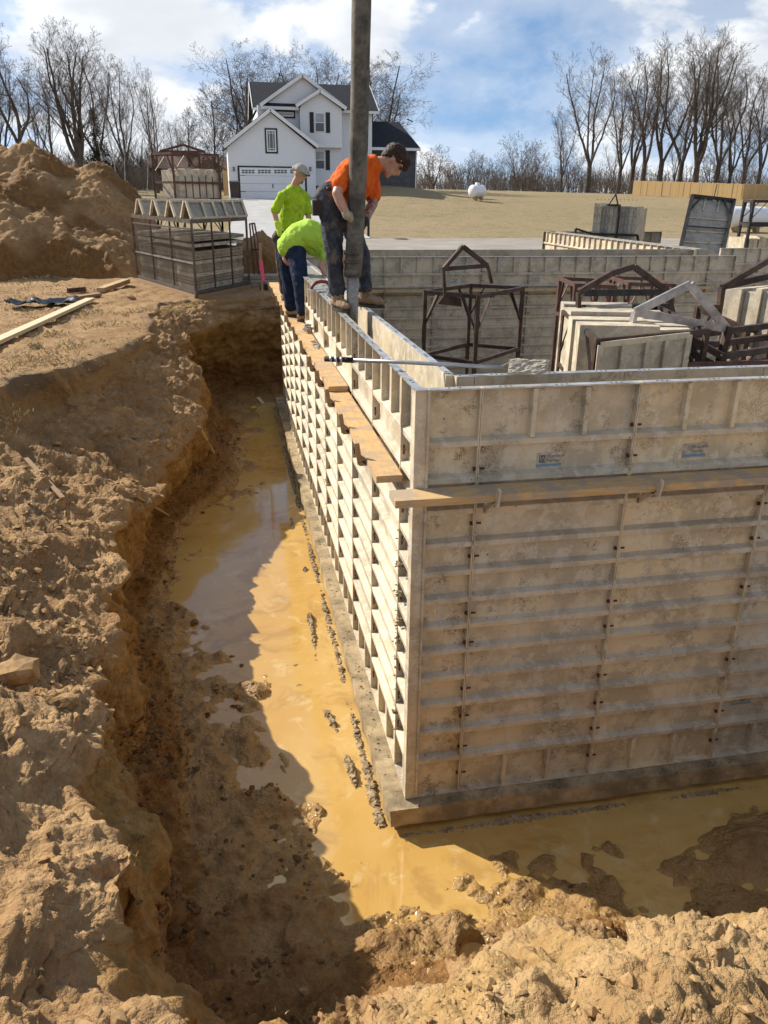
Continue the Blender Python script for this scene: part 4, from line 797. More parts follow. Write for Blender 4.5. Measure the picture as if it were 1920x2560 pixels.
# panels bundled on the ground beyond the back wall
def bundle():
    t0 = aty(*z7(462, 140), 17.0); t1 = aty(*z7(760, 170), 16.2); g = -.95
    d = Vector(t1)-Vector(t0); n = 11; d.z = 0; L = d.length; d.normalize()
    for i in range(n):
        p = Vector(t0)+d*(L*i/n); zt = t0[2]+(t1[2]-t0[2])*i/n+random.uniform(-.03, .03); w = L/n*.94
        o = thing('bundled_form', ORD[i]+' form panel from the left in the upright bundle beyond the back wall', 'form panel', (p.x, p.y, g), math.atan2(d.y, d.x), 'panels in the strapped bundle')
        m = [MAT['form_old'], MAT['form_l'], MAT['form_g'], MAT['form_g'], MAT['form_old']][i % 5]
        MB().box((0, .01, 0), (w, .9, zt-g)).build('skin', m, o)
        for k in range(9): MB().tube([(w*.5, .009, .2+k*.2), (w*.5, .004, .2+k*.2)], .012, 6).build('bolt_hole', MAT['hole'], o)
        for sx in (0, w-.008): MB().box((sx, -.002, 0), (sx+.008, .012, zt-g)).build('edge_frame', m, o)
    c = (t0+t1)/2; f = thing('bundle_rack', 'dark steel rack strapped round the upright bundle of panels', 'rack', (c[0], c[1], g)); B = Vector(f.location); 
    q = lambda a, b_, w=.05, nm='strap': MB().bar(Vector(a)-B, Vector(b_)-B, w, w).build(nm, MAT['steel_b'], f)
    for yy in (-.05,):
        zl = g+.95; q((t0[0]-.05, t0[1]+yy, zl), (t1[0]+.05, t1[1]+yy, zl)); m = (t0+t1)/2+np.array([.05, -.09, 0]); q((m[0], m[1], g), (m[0], m[1], m[2]+.05))
        q((t1[0]+.05, t1[1]-.05, zl), (t1[0]+.28, t1[1]-.1, g+.1), .05, 'brace'); q((t0[0]-.05, t0[1]-.05, zl), (t0[0]-.45, t0[1]+.05, zl+.12), .05, 'rail'); q((t0[0]-.45, t0[1]+.05, zl+.12), (t0[0]-.5, t0[1]+.05, g), .05, 'post')
    m = (t0+t1)/2; q((m[0]-.25, m[1], m[2]+.03), (m[0]+.05, m[1], m[2]+.03), .05, 'lifting_bail'); q((m[0]-.22, m[1], m[2]+.03), (m[0]-.05, m[1], m[2]+.3), .03, 'lifting_bail'); q((m[0]-.05, m[1], m[2]+.3), (m[0]+.05, m[1], m[2]+.03), .03, 'lifting_bail')
bundle()
# black rack holding a tilted panel, and the open frame beside it
def black_rack():
    P = [Vector(aty(*z7(a, b_), Yv)) for a, b_, Yv in ((1130, 90, 15.), (1420, 122, 15.), (1345, 440, 13.6), (1052, 432, 13.6))]
    ex = [(p-P[3])*1.0 for p in P]; dn = (P[3]-P[0]).normalized(); low = [P[3]+dn*.55, P[2]+dn*.55]
    t = thing('panel_rack', 'black steel rack with one panel leaning in it beyond the back wall', 'rack', (float(low[0].x), float(low[0].y), -.95)); B = Vector(t.location); nrm = (P[1]-P[0]).cross(P[3]-P[0]).normalized()
    if nrm.y > 0: nrm = -nrm
    quad = [P[0], P[1], low[1], low[0]]
    MB().add([p-B for p in quad]+[p-B-nrm*.02 for p in quad], [(0,1,2,3),(7,6,5,4),(0,4,5,1),(1,5,6,2),(2,6,7,3),(3,7,4,0)]).build('leaning_panel', MAT['form_g'], t)
    for k in (.33, .66): MB().bar(P[0].lerp(P[1], k)-B+nrm*.02, P[0].lerp(P[1], k)-B+nrm*.02+(P[3]-P[0])*.28, .03).build('stiffener', MAT['form_old'], t)
    for k in (.34, .55, .72, .9): MB().bar(P[0].lerp(low[0], k)-B+nrm*.02, P[1].lerp(low[1], k)-B+nrm*.02, .03).build('rib', MAT['form_old'], t)
    for a, c in ((P[0], low[0]), (P[1], low[1]), (P[0], P[1])): MB().bar(a-B+nrm*.04, c-B+nrm*.04, .08).build('frame_bar', MAT['steel_b'], t)
    MB().bar(P[0].lerp(P[1], .22)-B+nrm*.06, P[0].lerp(P[3], .32)-B+nrm*.06, .035).build('brace', MAT['steel_b'], t); MB().bar(P[0].lerp(P[1], .72)-B+nrm*.06, P[1].lerp(P[2], .4)-B+nrm*.06, .035).build('brace', MAT['steel_b'], t)
    MB().bar(P[0].lerp(low[0], .5)-B+nrm*.06, P[1].lerp(low[1], .5)-B+nrm*.06, .03).build('tie_bar', MAT['steel_b'], t)
    m = P[0].lerp(P[1], .52)-B; MB().bar(m, m+Vector((.03, 0, .35)), .02).build('lifting_rod', MAT['steel_g'], t); MB().box((m.x-.05, m.y-.05, m.z-.03), (m.x+.05, m.y+.05, m.z+.06)).build('lug', MAT['steel_p'], t)
    top = [aty(*z7(1560, 125), 14.6), aty(*z7(1900, 150), 14.2), aty(*z7(1880, 108), 16.), aty(*z7(1500, 100), 16.)]
    z = float(np.mean([p[2] for p in top])); top = [np.array([p[0], p[1], z]) for p in top]
    basket('open_frame', 'open black steel frame at the right beyond the back wall', top, -.95, MAT['steel_b'], (0, -.55), w=.06)
black_rack()
stack('panel on edge in the open black frame', 'panels in the open black frame', Vector(aty(*z7(1510, 330), 14.9)), (1, -.1, 0), 6, .11, .8, .0, -.95, [MAT['form_l'], MAT['form_old']])
# ---------------------------------------------------------------- spoil heaps behind the trench
def heap(name, label, xr, yr, n, fn, wetv=.1, kind=None):
    xs = np.linspace(*xr, n); ys = np.linspace(*yr, n); X, Y = np.meshgrid(xs, ys); P = np.stack([X, Y, np.zeros_like(X)], -1).reshape(-1, 3)
    h = fn(P[:, 0], P[:, 1]); z = far_z(P[:, 0], P[:, 1]); P[:, 2] = z-.12+h
    m = sstep(h, .0, .5); d1, i1 = worley(P, 3.2); d2, i2 = worley(P, 9.)
    c1 = np.clip(.6-d1, 0, 1)*(i1 > .5); c2 = np.clip(.6-d2, 0, 1)*(i2 > .3)
    B1, _k = blocks(P, 2.4); B2, _k = blocks(P, 7.); P[:, 2] += m*(.24*fbm(P, .8, 5)+.10*np.abs(fbm(P+9, 2.3, 4))+B1*.10+B2*.07+c2*.05)-.35*(1-sstep(h, 0, .12))
    a = np.arange(n*n).reshape(n, n); F = np.stack([a[:-1, :-1], a[:-1, 1:], a[1:, 1:], a[1:, :-1]], -1).reshape(-1, 4)
    me = npmesh(name, P, F); attr(me, 'wet', wetv+.55*sstep(fbm(P, .55, 3), .05, .5)); attr(me, 'clod', np.clip(c1*1.4+c2, 0, 1)); attr(me, 'mud', np.zeros(len(P))); attr(me, 'cutface', np.zeros(len(P))); attr(me, 'topsoil', np.zeros(len(P))); attr(me, 'dusty', np.zeros(len(P))); attr(me, 'film', np.zeros(len(P)))
    return tag(obj(name, me, MAT['dirt']), label, 'dirt pile')
def big(x, y):
    pk = lambda cx, cy, h, r, s=1.0: np.maximum(0, h*(1-(np.sqrt(((x-cx)/s)**2+(y-cy)**2)/r)**1.15))
    h = np.maximum.reduce([pk(-7.6, 20.5, 3.2, 6.0, 1.25), pk(-5.7, 20.2, 3.15, 4.2), pk(-4.1, 20.0, 2.75, 3.1), pk(-11, 21, 3.2, 6), pk(-5.0, 19.2, 2.2, 3.6)])
    face = sstep(y+.25*np.sin(x*1.7)+.1*np.sin(x*4.1), 15.6, 16.9)                   # steep dug face towards the trench
    return np.minimum(h, face*1.75+np.maximum(0, y-16.9)*.9)*(1-sstep(x, -2.9, -2.4))
heap('dirt_pile', 'tall heap of brown excavated soil at the left behind the basket', (-16, -2.2), (14.5, 27), 260, big, .30)
def small(x, y): return np.maximum(0, 1.15*(1-np.sqrt(((x-.0)/1.6)**2+((y-16.2)/1.2)**2)))
heap('dirt_pile', 'low heap of clods right of the basket behind the standing worker', (-2.2, 2.2), (14.4, 18), 110, small, .2)
# ---------------------------------------------------------------- loaded basket on the left bank
MAT['form_dk'] = m_form('form_aluminium_dark_weathered', (.62, .58, .52), .8)
def left_basket():
    g = -.97; A = np.array(atz(347, 705, g)); Bq = np.array(atz(493, 750, g)); Cq = np.array(atz(624, 722, g)); Dq = A+(Cq-Bq)
    H = 1.40; t = thing('form_basket', 'mesh sided steel basket stacked with weathered form panels on the left bank', 'basket', tuple(Bq), 0, 'steel form baskets')
    o = Vector(Bq); a = Vector(A)-o; c = Vector(Cq)-o; d = Vector(Dq)-o; z = Vector((0, 0, 1)); st = MAT['steel_g']
    for p in (Vector(), a, c, d): MB().bar(p+z*.0, p+z*(H+.02), .045).build('post', st, t)
    for p, q in ((Vector(), a), (Vector(), c), (a, d), (c, d)):
        MB().bar(p+z*.13, q+z*.13, .04, .06).build('rail', st, t); MB().bar(p+z*H, q+z*H, .05, .07).build('rail', st, t)
        MB().bar(p+z*.045, q+z*.045, .09, .09).build('skid', MAT['wood_old'], t)
    MB().bar(z*(H*.90), a+z*(H*.90), .03).build('rail', st, t); MB().bar(z*(H*.47), a+z*(H*.47), .03).build('rail', MAT['steel_p'], t)
    for k in (1/3, 2/3):
        MB().bar(a*k+z*.1, a*k+z*H, .035).build('upright', st, t); MB().bar(c*k+z*.1, c*k+z*H, .035).build('upright', MAT['steel'], t)
    # expanded metal in six bays
    for i in range(3):
        for (z0, z1) in ((.15, H*.46), (H*.48, H*.88)):
            m = MB(); n = 15; u0, u1 = i/3+.012, (i+1)/3-.012; L = a.length*(u1-u0); hh = z1-z0
            for k in range(-n, n+1):
                for s in (1, -1):
                    # lines z = z0 + (x - off)*slope within the bay
                    off = k/n*L; sl = .55*s; x0 = 0; x1 = L; zA = (x0-off)*sl+(hh if s < 0 else 0)*0+hh*.5; zB = (x1-off)*sl+hh*.5
                    pts = []
                    for xx, zz in ((x0, zA), (x1, zB)): pts.append([xx, zz])
                    for q in (0, 1):
                        o_ = 1-q
                        if pts[q][1] < 0: pts[q] = [pts[o_][0]+(pts[q][0]-pts[o_][0])*(0-pts[o_][1])/(pts[q][1]-pts[o_][1]+1e-9), 0]
                        if pts[q][1] > hh: pts[q] = [pts[o_][0]+(pts[q][0]-pts[o_][0])*(hh-pts[o_][1])/(pts[q][1]-pts[o_][1]+1e-9), hh]
                    if not (0 <= pts[0][0] <= L and 0 <= pts[1][0] <= L) or abs(pts[0][0]-pts[1][0]) < .02: continue
                    if min(pts[0][1], pts[1][1]) < -1e-6 or max(pts[0][1], pts[1][1]) > hh+1e-6: continue
                    m.bar(a*(u0+pts[0][0]/a.length)+z*(z0+pts[0][1]), a*(u0+pts[1][0]/a.length)+z*(z0+pts[1][1]), .006, .004)
            m.build('mesh_panel', st, t)
    # layers of panels lying flat inside
    ca = a*.90; cc = c*.94; s0 = a*.05+c*.02
    lay = [(.14, .10), (.26, .045), (.32, .05), (.385, .07), (.465, .07), (.545, .07), (.625, .055), (.70, .07), (.78, .07), (.93, .055), (1.035, .06)]
    for i, (zz, th) in enumerate(lay):
        o2 = thing('stacked_form', ['bottom', 'second', 'third', 'fourth', 'fifth', 'sixth', 'seventh', 'eighth', 'ninth', 'tenth', 'topmost'][i]+(' form panel lying flat in the mesh basket' if i == 10 else ' form panel from the bottom in the mesh basket' if i else ' form panel lying in the mesh basket'), 'form panel', tuple(o+s0+z*zz), 0, 'panels in the mesh basket')
        j = random.uniform(-.04, .04); q = a.normalized()*j; p0 = q; p1 = q+ca; p2 = q+ca+cc; p3 = q+cc*(1.06 if i == 10 else 1)
        MB().add([p0, p1, p2, p3]+[p+z*th for p in (p0, p1, p2, p3)], [(0,3,2,1),(4,5,6,7),(0,1,5,4),(1,2,6,5),(2,3,7,6),(3,0,4,7)]).build('panel_body', MAT['form_dk'] if i % 3 else MAT['form_old'], o2)
        nrm = -(a.normalized())*.002
        for k in (.1, .2, .42, .55, .78, .9): cpt = q+cc*k+z*th*.5-a.normalized()*.004; MB().tube([cpt, cpt+a.normalized()*.006], .013, 6).build('bolt_hole', MAT['hole'], o2)
        for zz2 in (.0, th-.006): MB().add([p0+nrm+z*zz2, p3+nrm+z*zz2, p3+nrm*4+z*zz2, p0+nrm*4+z*zz2]+[p+z*.006 for p in (p0+nrm+z*zz2, p3+nrm+z*zz2, p3+nrm*4+z*zz2, p0+nrm*4+z*zz2)], [(0,3,2,1),(4,5,6,7),(0,1,5,4),(1,2,6,5),(2,3,7,6),(3,0,4,7)]).build('edge_frame', MAT['form_l'], o2)
    # corner forms resting like tents on top
    names = ['nearest', 'second nearest', 'second farthest', 'farthest']
    for i, k in enumerate((.0, .24, .50, .78)):
        t2 = thing('corner_form', names[i]+' tent shaped corner form on top of the mesh basket', 'corner form', tuple(o+a*k+z*(H+.035)), 0, 'tent shaped corner forms')
        w = a.normalized()*.46; hgt = .30; L = c*1.0; 
        for sgn, (e0, e1) in (('n', (Vector(), w*.5+z*hgt)), ('f', (w, w*.5+z*hgt))):
            n2 = (e1-e0).cross(L).normalized()*.02; 
            if n2.z < 0: n2 = -n2
            MB().add([e0, e1, e1+L, e0+L]+[p-n2 for p in (e0, e1, e1+L, e0+L)], [(0,3,2,1),(4,5,6,7),(0,1,5,4),(1,2,6,5),(2,3,7,6),(3,0,4,7)]).build('skin', MAT['form_g'], t2)
            for q in (0, .24, .43, .62, .80, 1.0): MB().bar(e0+L*q+n2*1.2, e1+L*q+n2*1.2, .045, .045).build('rib', MAT['form_l'], t2)
            for q in (.03, .97): MB().bar(e0.lerp(e1, q)+n2*1.1, e0.lerp(e1, q)+L+n2*1.1, .03, .04).build('rail', MAT['form'], t2)
    # rusty basket standing farther back, on a second one
    Yk = 17.2; P = [aty(380, 388, Yk), aty(430, 388, Yk-.7), aty(545, 386, Yk-.1), aty(497, 384, Yk+.6)]; zt = float(np.mean([p[2] for p in P])); P = [np.array([p[0], p[1], zt]) for p in P]
    rb = basket('form_basket', 'red rusty basket of upright panels standing high behind the mesh basket', P, far_z(0, 17)+1.05, MAT['steel_r'], (0, -.62, -.98), w=.05)
    bailparts(rb, [aty(395, 390, Yk-.2), aty(400, 378, Yk-.2), aty(458, 362, Yk), aty(512, 380, Yk+.2), aty(516, 392, Yk+.2)], MAT['steel_r'], .035, True, .05)
    low = [p-np.array([0, 0, 1.35]) for p in P]; basket('form_basket', 'lower steel basket carrying the red rusty one', low, float(far_z(0, 17)), MAT['steel_r'], (0, -.6), w=.05)
    zf = zt-.98; q0 = P[0]*.93+P[2]*.07; q0[2] = 0; dx = (P[1]-P[0])*.86; dy = (P[3]-P[0])*.86
    for i in range(6):
        pp = Vector(q0)+Vector(dx)*.02+Vector(P[2]-P[1])*(.06+i*.15); oo = thing('stacked_form', ['first', 'second', 'third', 'fourth', 'fifth', 'last'][i]+' upright panel from the left in the red rusty basket', 'form panel', (pp.x, pp.y, zf+.02), 0, 'panels in the red basket')
        MB().add([Vector(), Vector(dx), Vector(dx)+Vector(P[2]-P[1])*.12, Vector(P[2]-P[1])*.12]+[v+Vector((0, 0, .62+.03*(i % 2))) for v in (Vector(), Vector(dx), Vector(dx)+Vector(P[2]-P[1])*.12, Vector(P[2]-P[1])*.12)], [(0,3,2,1),(4,5,6,7),(0,1,5,4),(1,2,6,5),(2,3,7,6),(3,0,4,7)]).build('panel_body', MAT['form_old'] if i % 2 else MAT['form'], oo)
left_basket()
# ---------------------------------------------------------------- small things lying about
def stick(name, label, cat, p, q, w, h, mat, group=None):
    p = Vector(p); q = Vector(q); b = MB(); d = (q-p); L = d.length; n = 6; 
    for i in range(n): b.bar(d*(i/n), d*((i+1)/n), w, h)
    bm = MB(); bm.bar(Vector(), d, w, h); return tag(bm.build(name, mat, None, False, tuple(p)), label, cat, group)
bp = lambda x, y, up=.03: Vector(bank_at(x, y))+Vector((0, 0, up))
stick('lumber', 'long new pale stud lying on the left bank', 'lumber', bp(-40, 868, .07), bp(222, 745, .06), .15, .05, MAT['wood_new'])
stick('lath', 'thin wooden lath lying on the slope at the left', 'lath', bp(78, 1150, .03), bp(162, 1245, .03), .04, .014, MAT['wood_old'])
stick('stick', 'pale stick leaning at the foot of the bank by the water', 'stick', bp(503, 1068, .05), bp(547, 1140, .04), .035, .012, MAT['wood_new'])
stick('lath', 'flat grey board half buried where the bank steps down', 'board', bp(330, 1235, .02), bp(425, 1290, .02), .10, .02, MAT['wood_old'])
stick('board', 'old brown board lying in front of the mesh basket', 'board', bp(165, 738, .03), bp(248, 728, .03), .14, .05, MAT['wood_old'])
stick('wood_block', 'orange wooden block lying left of the mesh basket', 'block', bp(258, 722, .06), bp(314, 702, .08), .16, .09, MAT['wood'])
stick('board', 'second old board beside the mesh basket corner', 'board', bp(165, 722, .06), bp(210, 716, .05), .06, .09, MAT['steel_r'])
stick('chip_board', 'small pale wood chip near the far end of the water', 'wood chip', bp(642, 985, .02), bp(658, 1000, .02), .07, .012, MAT['wood_new'])
b = MB(); cpt = Vector(atz(634, 1020, ZW+.03)); b.tube([(-.06, 0, 0), (-.055, 0, 0), (.055, 0, 0), (.06, 0, 0)], [.026, .033, .033, .026], 12); tag(b.build('drink_can', MAT['yellow'], None, True, tuple(cpt)), 'yellow drink can floating at the far end of the water', 'can')
# black plastic sheet
def sheet():
    c = np.array(bank_at(105, 752)); xs = np.linspace(-.55, .55, 24); ys = np.linspace(-.28, .28, 14); X, Y = np.meshgrid(xs, ys); P = np.stack([X, Y, 0*X], -1).reshape(-1, 3)
    P[:, 1] += .15*P[:, 0]; P += c; P[:, 2] += .05+.10*np.abs(fbm(P, 3.2, 3)); a = np.arange(24*14).reshape(14, 24)
    tag(obj('plastic_sheet', npmesh('plastic_sheet', P, np.stack([a[:-1, :-1], a[:-1, 1:], a[1:, 1:], a[1:, :-1]], -1).reshape(-1, 4)), MAT['poly']), 'crumpled black plastic sheet on the ground by the pale stud', 'plastic')
sheet()
# survey stake with ribbon, leaning frame, crates of small parts near the far end
sp = np.array(atz(657, 752, -.95)); st = thing('survey_stake', 'wooden stake with pink ribbon beside the far end of the forms', 'stake', tuple(sp))
MB().bar((0, 0, -.1), (0, 0, 1.02), .045, .03).build('stake', MAT['wood_old'], st); MB().box((-.03, -.03, .55), (.03, .03, .72)).build('ribbon_knot', MAT['pink'], st)
b = MB(); b.add([(-.02, -.032, .7), (.03, -.035, .7), (.06, -.05, .38), (.0, -.045, .36), (-.02, -.028, .7), (.03, -.031, .7), (.06, -.046, .38), (.0, -.041, .36)], [(0,1,2,3),(7,6,5,4),(0,4,5,1),(1,5,6,2),(2,6,7,3),(3,7,4,0)]); b.build('ribbon_tail', MAT['pink'], st)
f0 = np.array(aty(636, 690, 14.0)); f1 = np.array(aty(660, 688, 13.8)); g0 = np.array(aty(624, 560, 14.4)); g1 = np.array(aty(636, 558, 14.3)); fb = thing('leaning_frame', 'thin rusty ladder like frame leaning beside the mesh basket', 'frame', tuple(f0)); B = Vector(f0)
for p, q in ((f0, g0), (f1, g1), (g0, g1), (f0*.5+g0*.5, f1*.5+g1*.5), ((f0+f1)/2, (g0+g1)/2)): MB().bar(Vector(p)-B, Vector(q)-B, .03).build('bar', MAT['steel_r'], fb)
k0 = np.array(atz(640, 716, -.93)); pl2 = thing('metal_form_stack', 'grey flat forms stacked on the ground beside the mesh basket', 'forms', tuple(k0))
for i in range(3): MB().box((-.45+.03*i, .0, i*.075), (.72-.02*i, .5, i*.075+.065)).build('flat_form', MAT['form_g'], pl2)
MB().box((0, 0, 0), (.2, .22, .12)).build('small_box', MAT['steel_b'], pl2, loc=(.05, -.75, 0))
# dry tufts on the bank top
def tufts(name, spots, n, spread, h0, h1, parent=None):
    V = []; F = []; k = 0
    for (cx, cy, cz, r) in spots:
        for _ in range(n):
            a = RNG.rand()*6.28; rr = r*math.sqrt(RNG.rand()); x = cx+rr*math.cos(a); y = cy+rr*math.sin(a); h = RNG.uniform(h0, h1); an = RNG.rand()*6.28; ln = RNG.uniform(.3, 1.3)*h; w = .0022
            dx, dy = math.cos(an), math.sin(an); V += [(x-dy*w, y+dx*w, cz), (x+dy*w, y-dx*w, cz), (x+dx*ln*.5, y+dy*ln*.5, cz+h*.8), (x+dx*ln, y+dy*ln, cz+h*.75)]; F += [(k, k+1, k+2), (k+1, k+3, k+2)]; k += 4
    return tag(obj(name, npmesh(name, V, F, False), MAT['blade'], parent), kind='stuff')
sel = [bank_at(x, y) for x, y in [(60, 700), (120, 690), (30, 740), (160, 670), (200, 770), (90, 880), (130, 895), (60, 900), (230, 860), (300, 800), (340, 770), (100, 830), (420, 770), (10, 1060), (5, 1040)]]
tufts('dry_grass', [(p[0]+RNG.uniform(-.3, .3), p[1]+RNG.uniform(-.3, .3), p[2], .28) for p in sel for _ in range(5)]+[(bank_at(88, 858)[0], bank_at(88, 858)[1], bank_at(88, 858)[2], .08)]*4, 26, .2, .02, .07)
tufts('bank_straw', [(*bank_at(x, y), .05) for x, y in [(100, 1780), (170, 1990), (130, 2230), (60, 2440), (90, 1800), (200, 2300), (1180, 2540), (1250, 2520), (330, 2130), (700, 2540)]], 9, .05, .008, .022)
sg = [(x, y) for x in np.linspace(-7.5, -3.2, 12) for y in np.linspace(9, 14.2, 10)]
tufts('sparse_turf', [(x+RNG.uniform(-.4, .4), y+RNG.uniform(-.4, .4), -.965, .35) for x, y in sg], 40, .3, .02, .05)
# ---------------------------------------------------------------- the white house
def brick_mat():
    t = MT('dark_brickwork'); n = t.N.new('ShaderNodeTexBrick'); mp = t.N.new('ShaderNodeMapping'); mp.inputs['Rotation'].default_value = (PI/2, 0, 0); t.L.new(t.pos, mp.inputs[0]); t.L.new(mp.outputs[0], n.inputs[0])
    n.inputs['Scale'].default_value = 1.0; n.inputs['Brick Width'].default_value = .23; n.inputs['Row Height'].default_value = .085; n.inputs['Mortar Size'].default_value = .008
    n.inputs['Color1'].default_value = (.045, .046, .052, 1); n.inputs['Color2'].default_value = (.085, .083, .085, 1); n.inputs['Mortar'].default_value = (.22, .22, .22, 1); return t.out(n.outputs[0], .85, 0, .2)
MAT['brickwork'] = brick_mat()
YG, YM, YW = 57.0, 60.0, 61.0
def hp_(x, y, Y): p = aty(520+x/2.765, 150+y/2.765, Y); return float(p[0]), float(p[2])
HB = hp_(400, 968, YG)[1]-.05
house = thing('white_house', 'white two storey house with dark roof and attached garage', 'house', (hp_(430, 960, YG)[0], YG, HB)); HO_ = Vector(house.location)
def hbuild(b, name, mat, par=None, smooth=False):
    b.v = [(x-HO_.x, y-HO_.y, z-HO_.z) for x, y, z in b.v]; return b.build(name, mat, par or house, smooth)
def siding(name, poly, Y, mat=None, par=None, lap=.17, back=.25):
    """a wall with real lap boards: poly = outline (x, z), each lap tilted a little"""
    b = MB(); zs = [p[1] for p in poly]; z = min(zs); zt = max(zs)
    def span(zz):
        xs = []
        for i in range(len(poly)):
            (x0, z0), (x1, z1) = poly[i], poly[(i+1) % len(poly)]
            if (z0 <= zz < z1) or (z1 <= zz < z0): xs.append(x0+(x1-x0)*(zz-z0)/(z1-z0))
        return (min(xs), max(xs)) if len(xs) >= 2 else None
    while z < zt-.01:
        z2 = min(z+lap, zt); s0 = span(z+1e-4); s1 = span(z2-1e-4)
        if s0 and s1:
            b.add([(s0[0], Y-.034, z), (s0[1], Y-.034, z), (s1[1], Y-.004, z2), (s1[0], Y-.004, z2), (s0[0], Y, z), (s0[1], Y, z)], [(0, 1, 2, 3), (4, 5, 1, 0)])
        z = z2
    return hbuild(b, name, mat or MAT['white'], par)
def hrect(x0, y0, x1, y1, Y): a = hp_(x0, y0, Y); c = hp_(x1, y1, Y); return min(a[0], c[0]), min(a[1], c[1]), max(a[0], c[0]), max(a[1], c[1])
def hbox(name, r, Y0, Y1, mat, par=None): b = MB(); b.box((r[0], Y0, r[1]), (r[2], Y1, r[3])); return hbuild(b, name, mat, par)
def roof_slab(name, p, q, Y0, Y1, th, mat, par=None):       # slope from eave p to ridge q (x, z), running from Y0 to Y1
    b = MB(); n = Vector((-(q[1]-p[1]), 0, q[0]-p[0])).normalized()*th
    if n.z < 0: n = -n
    b.add([(p[0], Y0, p[1]), (q[0], Y0, q[1]), (q[0], Y1, q[1]), (p[0], Y1, p[1])]+[(p[0]+n.x, Y0, p[1]+n.z), (q[0]+n.x, Y0, q[1]+n.z), (q[0]+n.x, Y1, q[1]+n.z), (p[0]+n.x, Y1, p[1]+n.z)], [(0,3,2,1),(4,5,6,7),(0,1,5,4),(1,2,6,5),(2,3,7,6),(3,0,4,7)])
    return hbuild(b, name, mat, par)
def gable_trim(p, ap, q, Y, w=.22, ext=.0):
    for a, c in ((p, ap), (q, ap)): b = MB(); b.bar((a[0], Y, a[1]), (c[0], Y, c[1]), .05, w, up=(0, 1, 0)) if False else b.bar((a[0], Y, a[1]-.02), (c[0], Y, c[1]-.02), .06, w); hbuild(b, 'rake_board', MAT['trim'])
# garage
gl, gr = hp_(138, 600, YG), hp_(735, 600, YG); ga = hp_(430, 362, YG); zb = HB
siding('garage_wall', [(gl[0], zb), (gr[0], zb), (gr[0], gl[1]), (ga[0], ga[1]), (gl[0], gl[1])], YG)
for xx in (gl[0], gr[0]): b = MB(); b.box((xx-.05, YG-.03, zb), (xx+.05, YG+6.5, gl[1])); hbuild(b, 'side_wall', MAT['white'])
el, er = hp_(108, 606, YG), hp_(760, 606, YG); ap = hp_(430, 345, YG)
roof_slab('garage_roof', (el[0], el[1]), (ap[0], ap[1]), YG-.32, YG+6.5, .14, MAT['shingle']); roof_slab('garage_roof', (er[0], er[1]), (ap[0], ap[1]), YG-.32, YG+6.5, .14, MAT['shingle'])
gable_trim((el[0], el[1]+.05), (ap[0], ap[1]+.02), (er[0], er[1]+.05), YG-.36)
# garage door
r = hrect(203, 730, 686, 966, YG); hbox('door_surround', r, YG-.055, YG-.03, MAT['black'])
r2 = hrect(217, 742, 672, 966, YG); door = hbox('garage_door', r2, YG-.085, YG-.056, MAT['trim']); H4 = (r2[3]-r2[1])/4
for i in range(1, 4): hbox('door_groove', (r2[0], r2[1]+H4*i-.008, r2[2], r2[1]+H4*i+.008), YG-.088, YG-.0851, MAT['screen'], door)
for x0 in (233, 345, 457, 568):
    for i in range(4):
        for j in range(2): hbox('door_pane', hrect(x0+i*23, 759+j*14, x0+i*23+19, 770+j*14, YG), YG-.092, YG-.0855, MAT['glass_d'], door)
for (x0, y0, x1, y1) in ((221, 796, 255, 800), (225, 908, 262, 912), (444, 857, 452, 885)): hbox('door_hardware', hrect(x0, y0, x1, y1, YG), YG-.10, YG-.0856, MAT['black'], door)
hbox('number_plate', hrect(430, 734, 455, 743, YG), YG-.07, YG-.0555, MAT['screen'])
for x0 in (172, 699): l_ = hbox('wall_lamp', hrect(x0, 740, x0+13, 768, YG), YG-.16, YG-.024, MAT['black']); hbox('lamp_glass', hrect(x0+3, 746, x0+10, 764, YG), YG-.163, YG-.1605, MAT['glass'], l_)
def window(x0, y0, x1, y1, Y, style):
    r = hrect(x0, y0, x1, y1, Y); e = 3/2.765*.031
    if style == 'black':
        w = hbox('window', r, Y-.06, Y-.025, MAT['black']); k = .11; a = (r[0]+k, r[1]+k, r[2]-k, r[3]-k); hbox('window_frame', a, Y-.075, Y-.0605, MAT['trim'], w); k2 = .19; c = (r[0]+k2, r[1]+k2, r[2]-k2, r[3]-k2); hbox('pane', c, Y-.080, Y-.0755, MAT['glass_d'] if r[3]-r[1] > 1.2 else MAT['glass'], w)
        m = .11
        for q in ((c[0]+m, c[1], c[0]+m+.03, c[3]), (c[2]-m-.03, c[1], c[2]-m, c[3])): hbox('muntin', q, Y-.086, Y-.0805, MAT['trim'], w)
        for q in ((c[0], c[1]+m, c[2], c[1]+m+.03), (c[0], c[3]-m-.03, c[2], c[3]-m)): hbox('muntin', q, Y-.088, Y-.0862, MAT['trim'], w)
    else:
        w = hbox('window', r, Y-.055, Y-.025, MAT['trim']); k = .07; zm = (r[1]+r[3])/2; hbox('upper_pane', (r[0]+k, zm+.03, r[2]-k, r[3]-k), Y-.06, Y-.0552, MAT['glass'], w); hbox('lower_screen', (r[0]+k, r[1]+k, r[2]-k, zm-.03), Y-.06, Y-.0552, MAT['screen'], w)
    return w
window(390, 470, 484, 647, YG, 'black')
